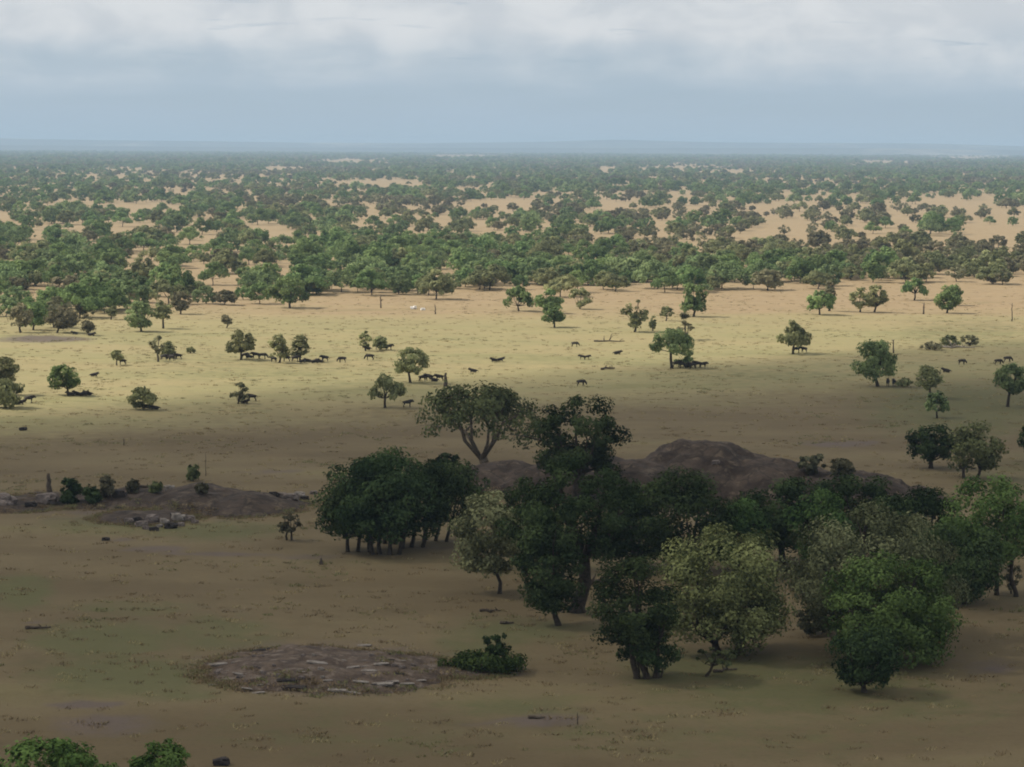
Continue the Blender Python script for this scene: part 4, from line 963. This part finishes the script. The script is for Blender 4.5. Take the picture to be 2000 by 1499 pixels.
# ------------------------------------------------------------------ the cloud over the foreground, and the air
def build_cloud():
    mid = Vector((15, 532)); tan_ = Vector((.773, .635)); nor = Vector((.635, -.773))
    cen = mid + nor * 600; A, B = 1150.0, 600.0; ALT = 620.0; soft = 32.0; T_ = 24.0
    off = SUN * (ALT / SUN.z); na = 220
    ss = [0, 3, 6, 10, 14, 19, 25, 31, 40, 150, 230, 330, 430, 520]
    V = []; F_ = []
    def ring(i, side):
        out_ = []
        for k in range(na):
            a_ = 2 * math.pi * k / na; dx, dy = math.cos(a_) * A, math.sin(a_) * B
            R = math.hypot(dx, dy); w = 1 + (14.0 / R) * 0.8 * mnoise.fractal(Vector((math.cos(a_) * 9, math.sin(a_) * 5, 2.0)), .8, 2, 4)
            f = max(0.0, 1 - ss[i] / 600.0) * w
            x, y = dx * f, dy * f
            g2 = cen + tan_ * x + nor * y
            t = min(1.0, ss[i] / soft); th = T_ * t * t * (3 - 2 * t)
            th *= 1 + 0.16 * mnoise.fractal(Vector((g2.x / 90, g2.y / 90, side * 5.0)), .8, 2, 4)
            out_.append((g2.x + off.x, g2.y + off.y, ALT + (0.65 * th if side > 0 else -0.35 * th)))
        return out_
    nr = len(ss)
    for i in range(nr): V += ring(i, 1)
    for i in range(1, nr): V += ring(i, -1)
    for i in range(nr - 1):
        for k in range(na):
            k2 = (k + 1) % na
            F_.append((i * na + k, i * na + k2, (i + 1) * na + k2, (i + 1) * na + k))
            b0 = 0 if i == 0 else (nr + i - 1) * na
            b1 = (nr + i) * na
            F_.append((b0 + k2, b0 + k, b1 + k, b1 + k2))
    cx_ = cen.x + off.x; cy_ = cen.y + off.y
    V.append((cx_, cy_, ALT + .65 * T_)); V.append((cx_, cy_, ALT - .35 * T_)); nT = len(V) - 2
    for k in range(na):
        k2 = (k + 1) % na
        F_.append(((nr - 1) * na + k, (nr - 1) * na + k2, nT)); F_.append(((2 * nr - 2) * na + k2, (2 * nr - 2) * na + k, nT + 1))
    m, nt = new_mat('cloud_vapour')
    v = N(nt, 'ShaderNodeVolumePrincipled'); v.inputs['Color'].default_value = (.97, .97, .97, 1); v.inputs['Density'].default_value = CLOUD_TAU * SUN.z / T_
    o = N(nt, 'ShaderNodeOutputMaterial'); nt.links.new(v.outputs[0], o.inputs['Volume'])
    F_ = [tuple(reversed(f)) for f in F_]          # tangent and normal form a left-handed pair
    link(bpy.data.objects.new('cloud', mesh_from('cloud', V, F_, [m], True)), None, 'structure')
CLOUD_TAU = 1.4
build_cloud()

HAZE = 1.0e-4
m, nt = new_mat('haze_air')
v = N(nt, 'ShaderNodeVolumePrincipled'); v.inputs['Color'].default_value = (.43, .60, .81, 1); v.inputs['Density'].default_value = HAZE
v.inputs['Anisotropy'].default_value = 0.0
o = N(nt, 'ShaderNodeOutputMaterial'); nt.links.new(v.outputs[0], o.inputs['Volume'])
x0, x1, y0, y1, z0, z1 = -33000, 33000, -4800, 46000, -12.0, 122.0
V = [(x0, y0, z0), (x1, y0, z0), (x1, y1, z0), (x0, y1, z0), (x0, y0, z1), (x1, y0, z1), (x1, y1, z1), (x0, y1, z1)]
Fh = [(3, 2, 1, 0), (4, 5, 6, 7), (0, 1, 5, 4), (1, 2, 6, 5), (2, 3, 7, 6), (3, 0, 4, 7)]
link(bpy.data.objects.new('haze', mesh_from('haze', V, Fh, [m])), None, 'stuff')
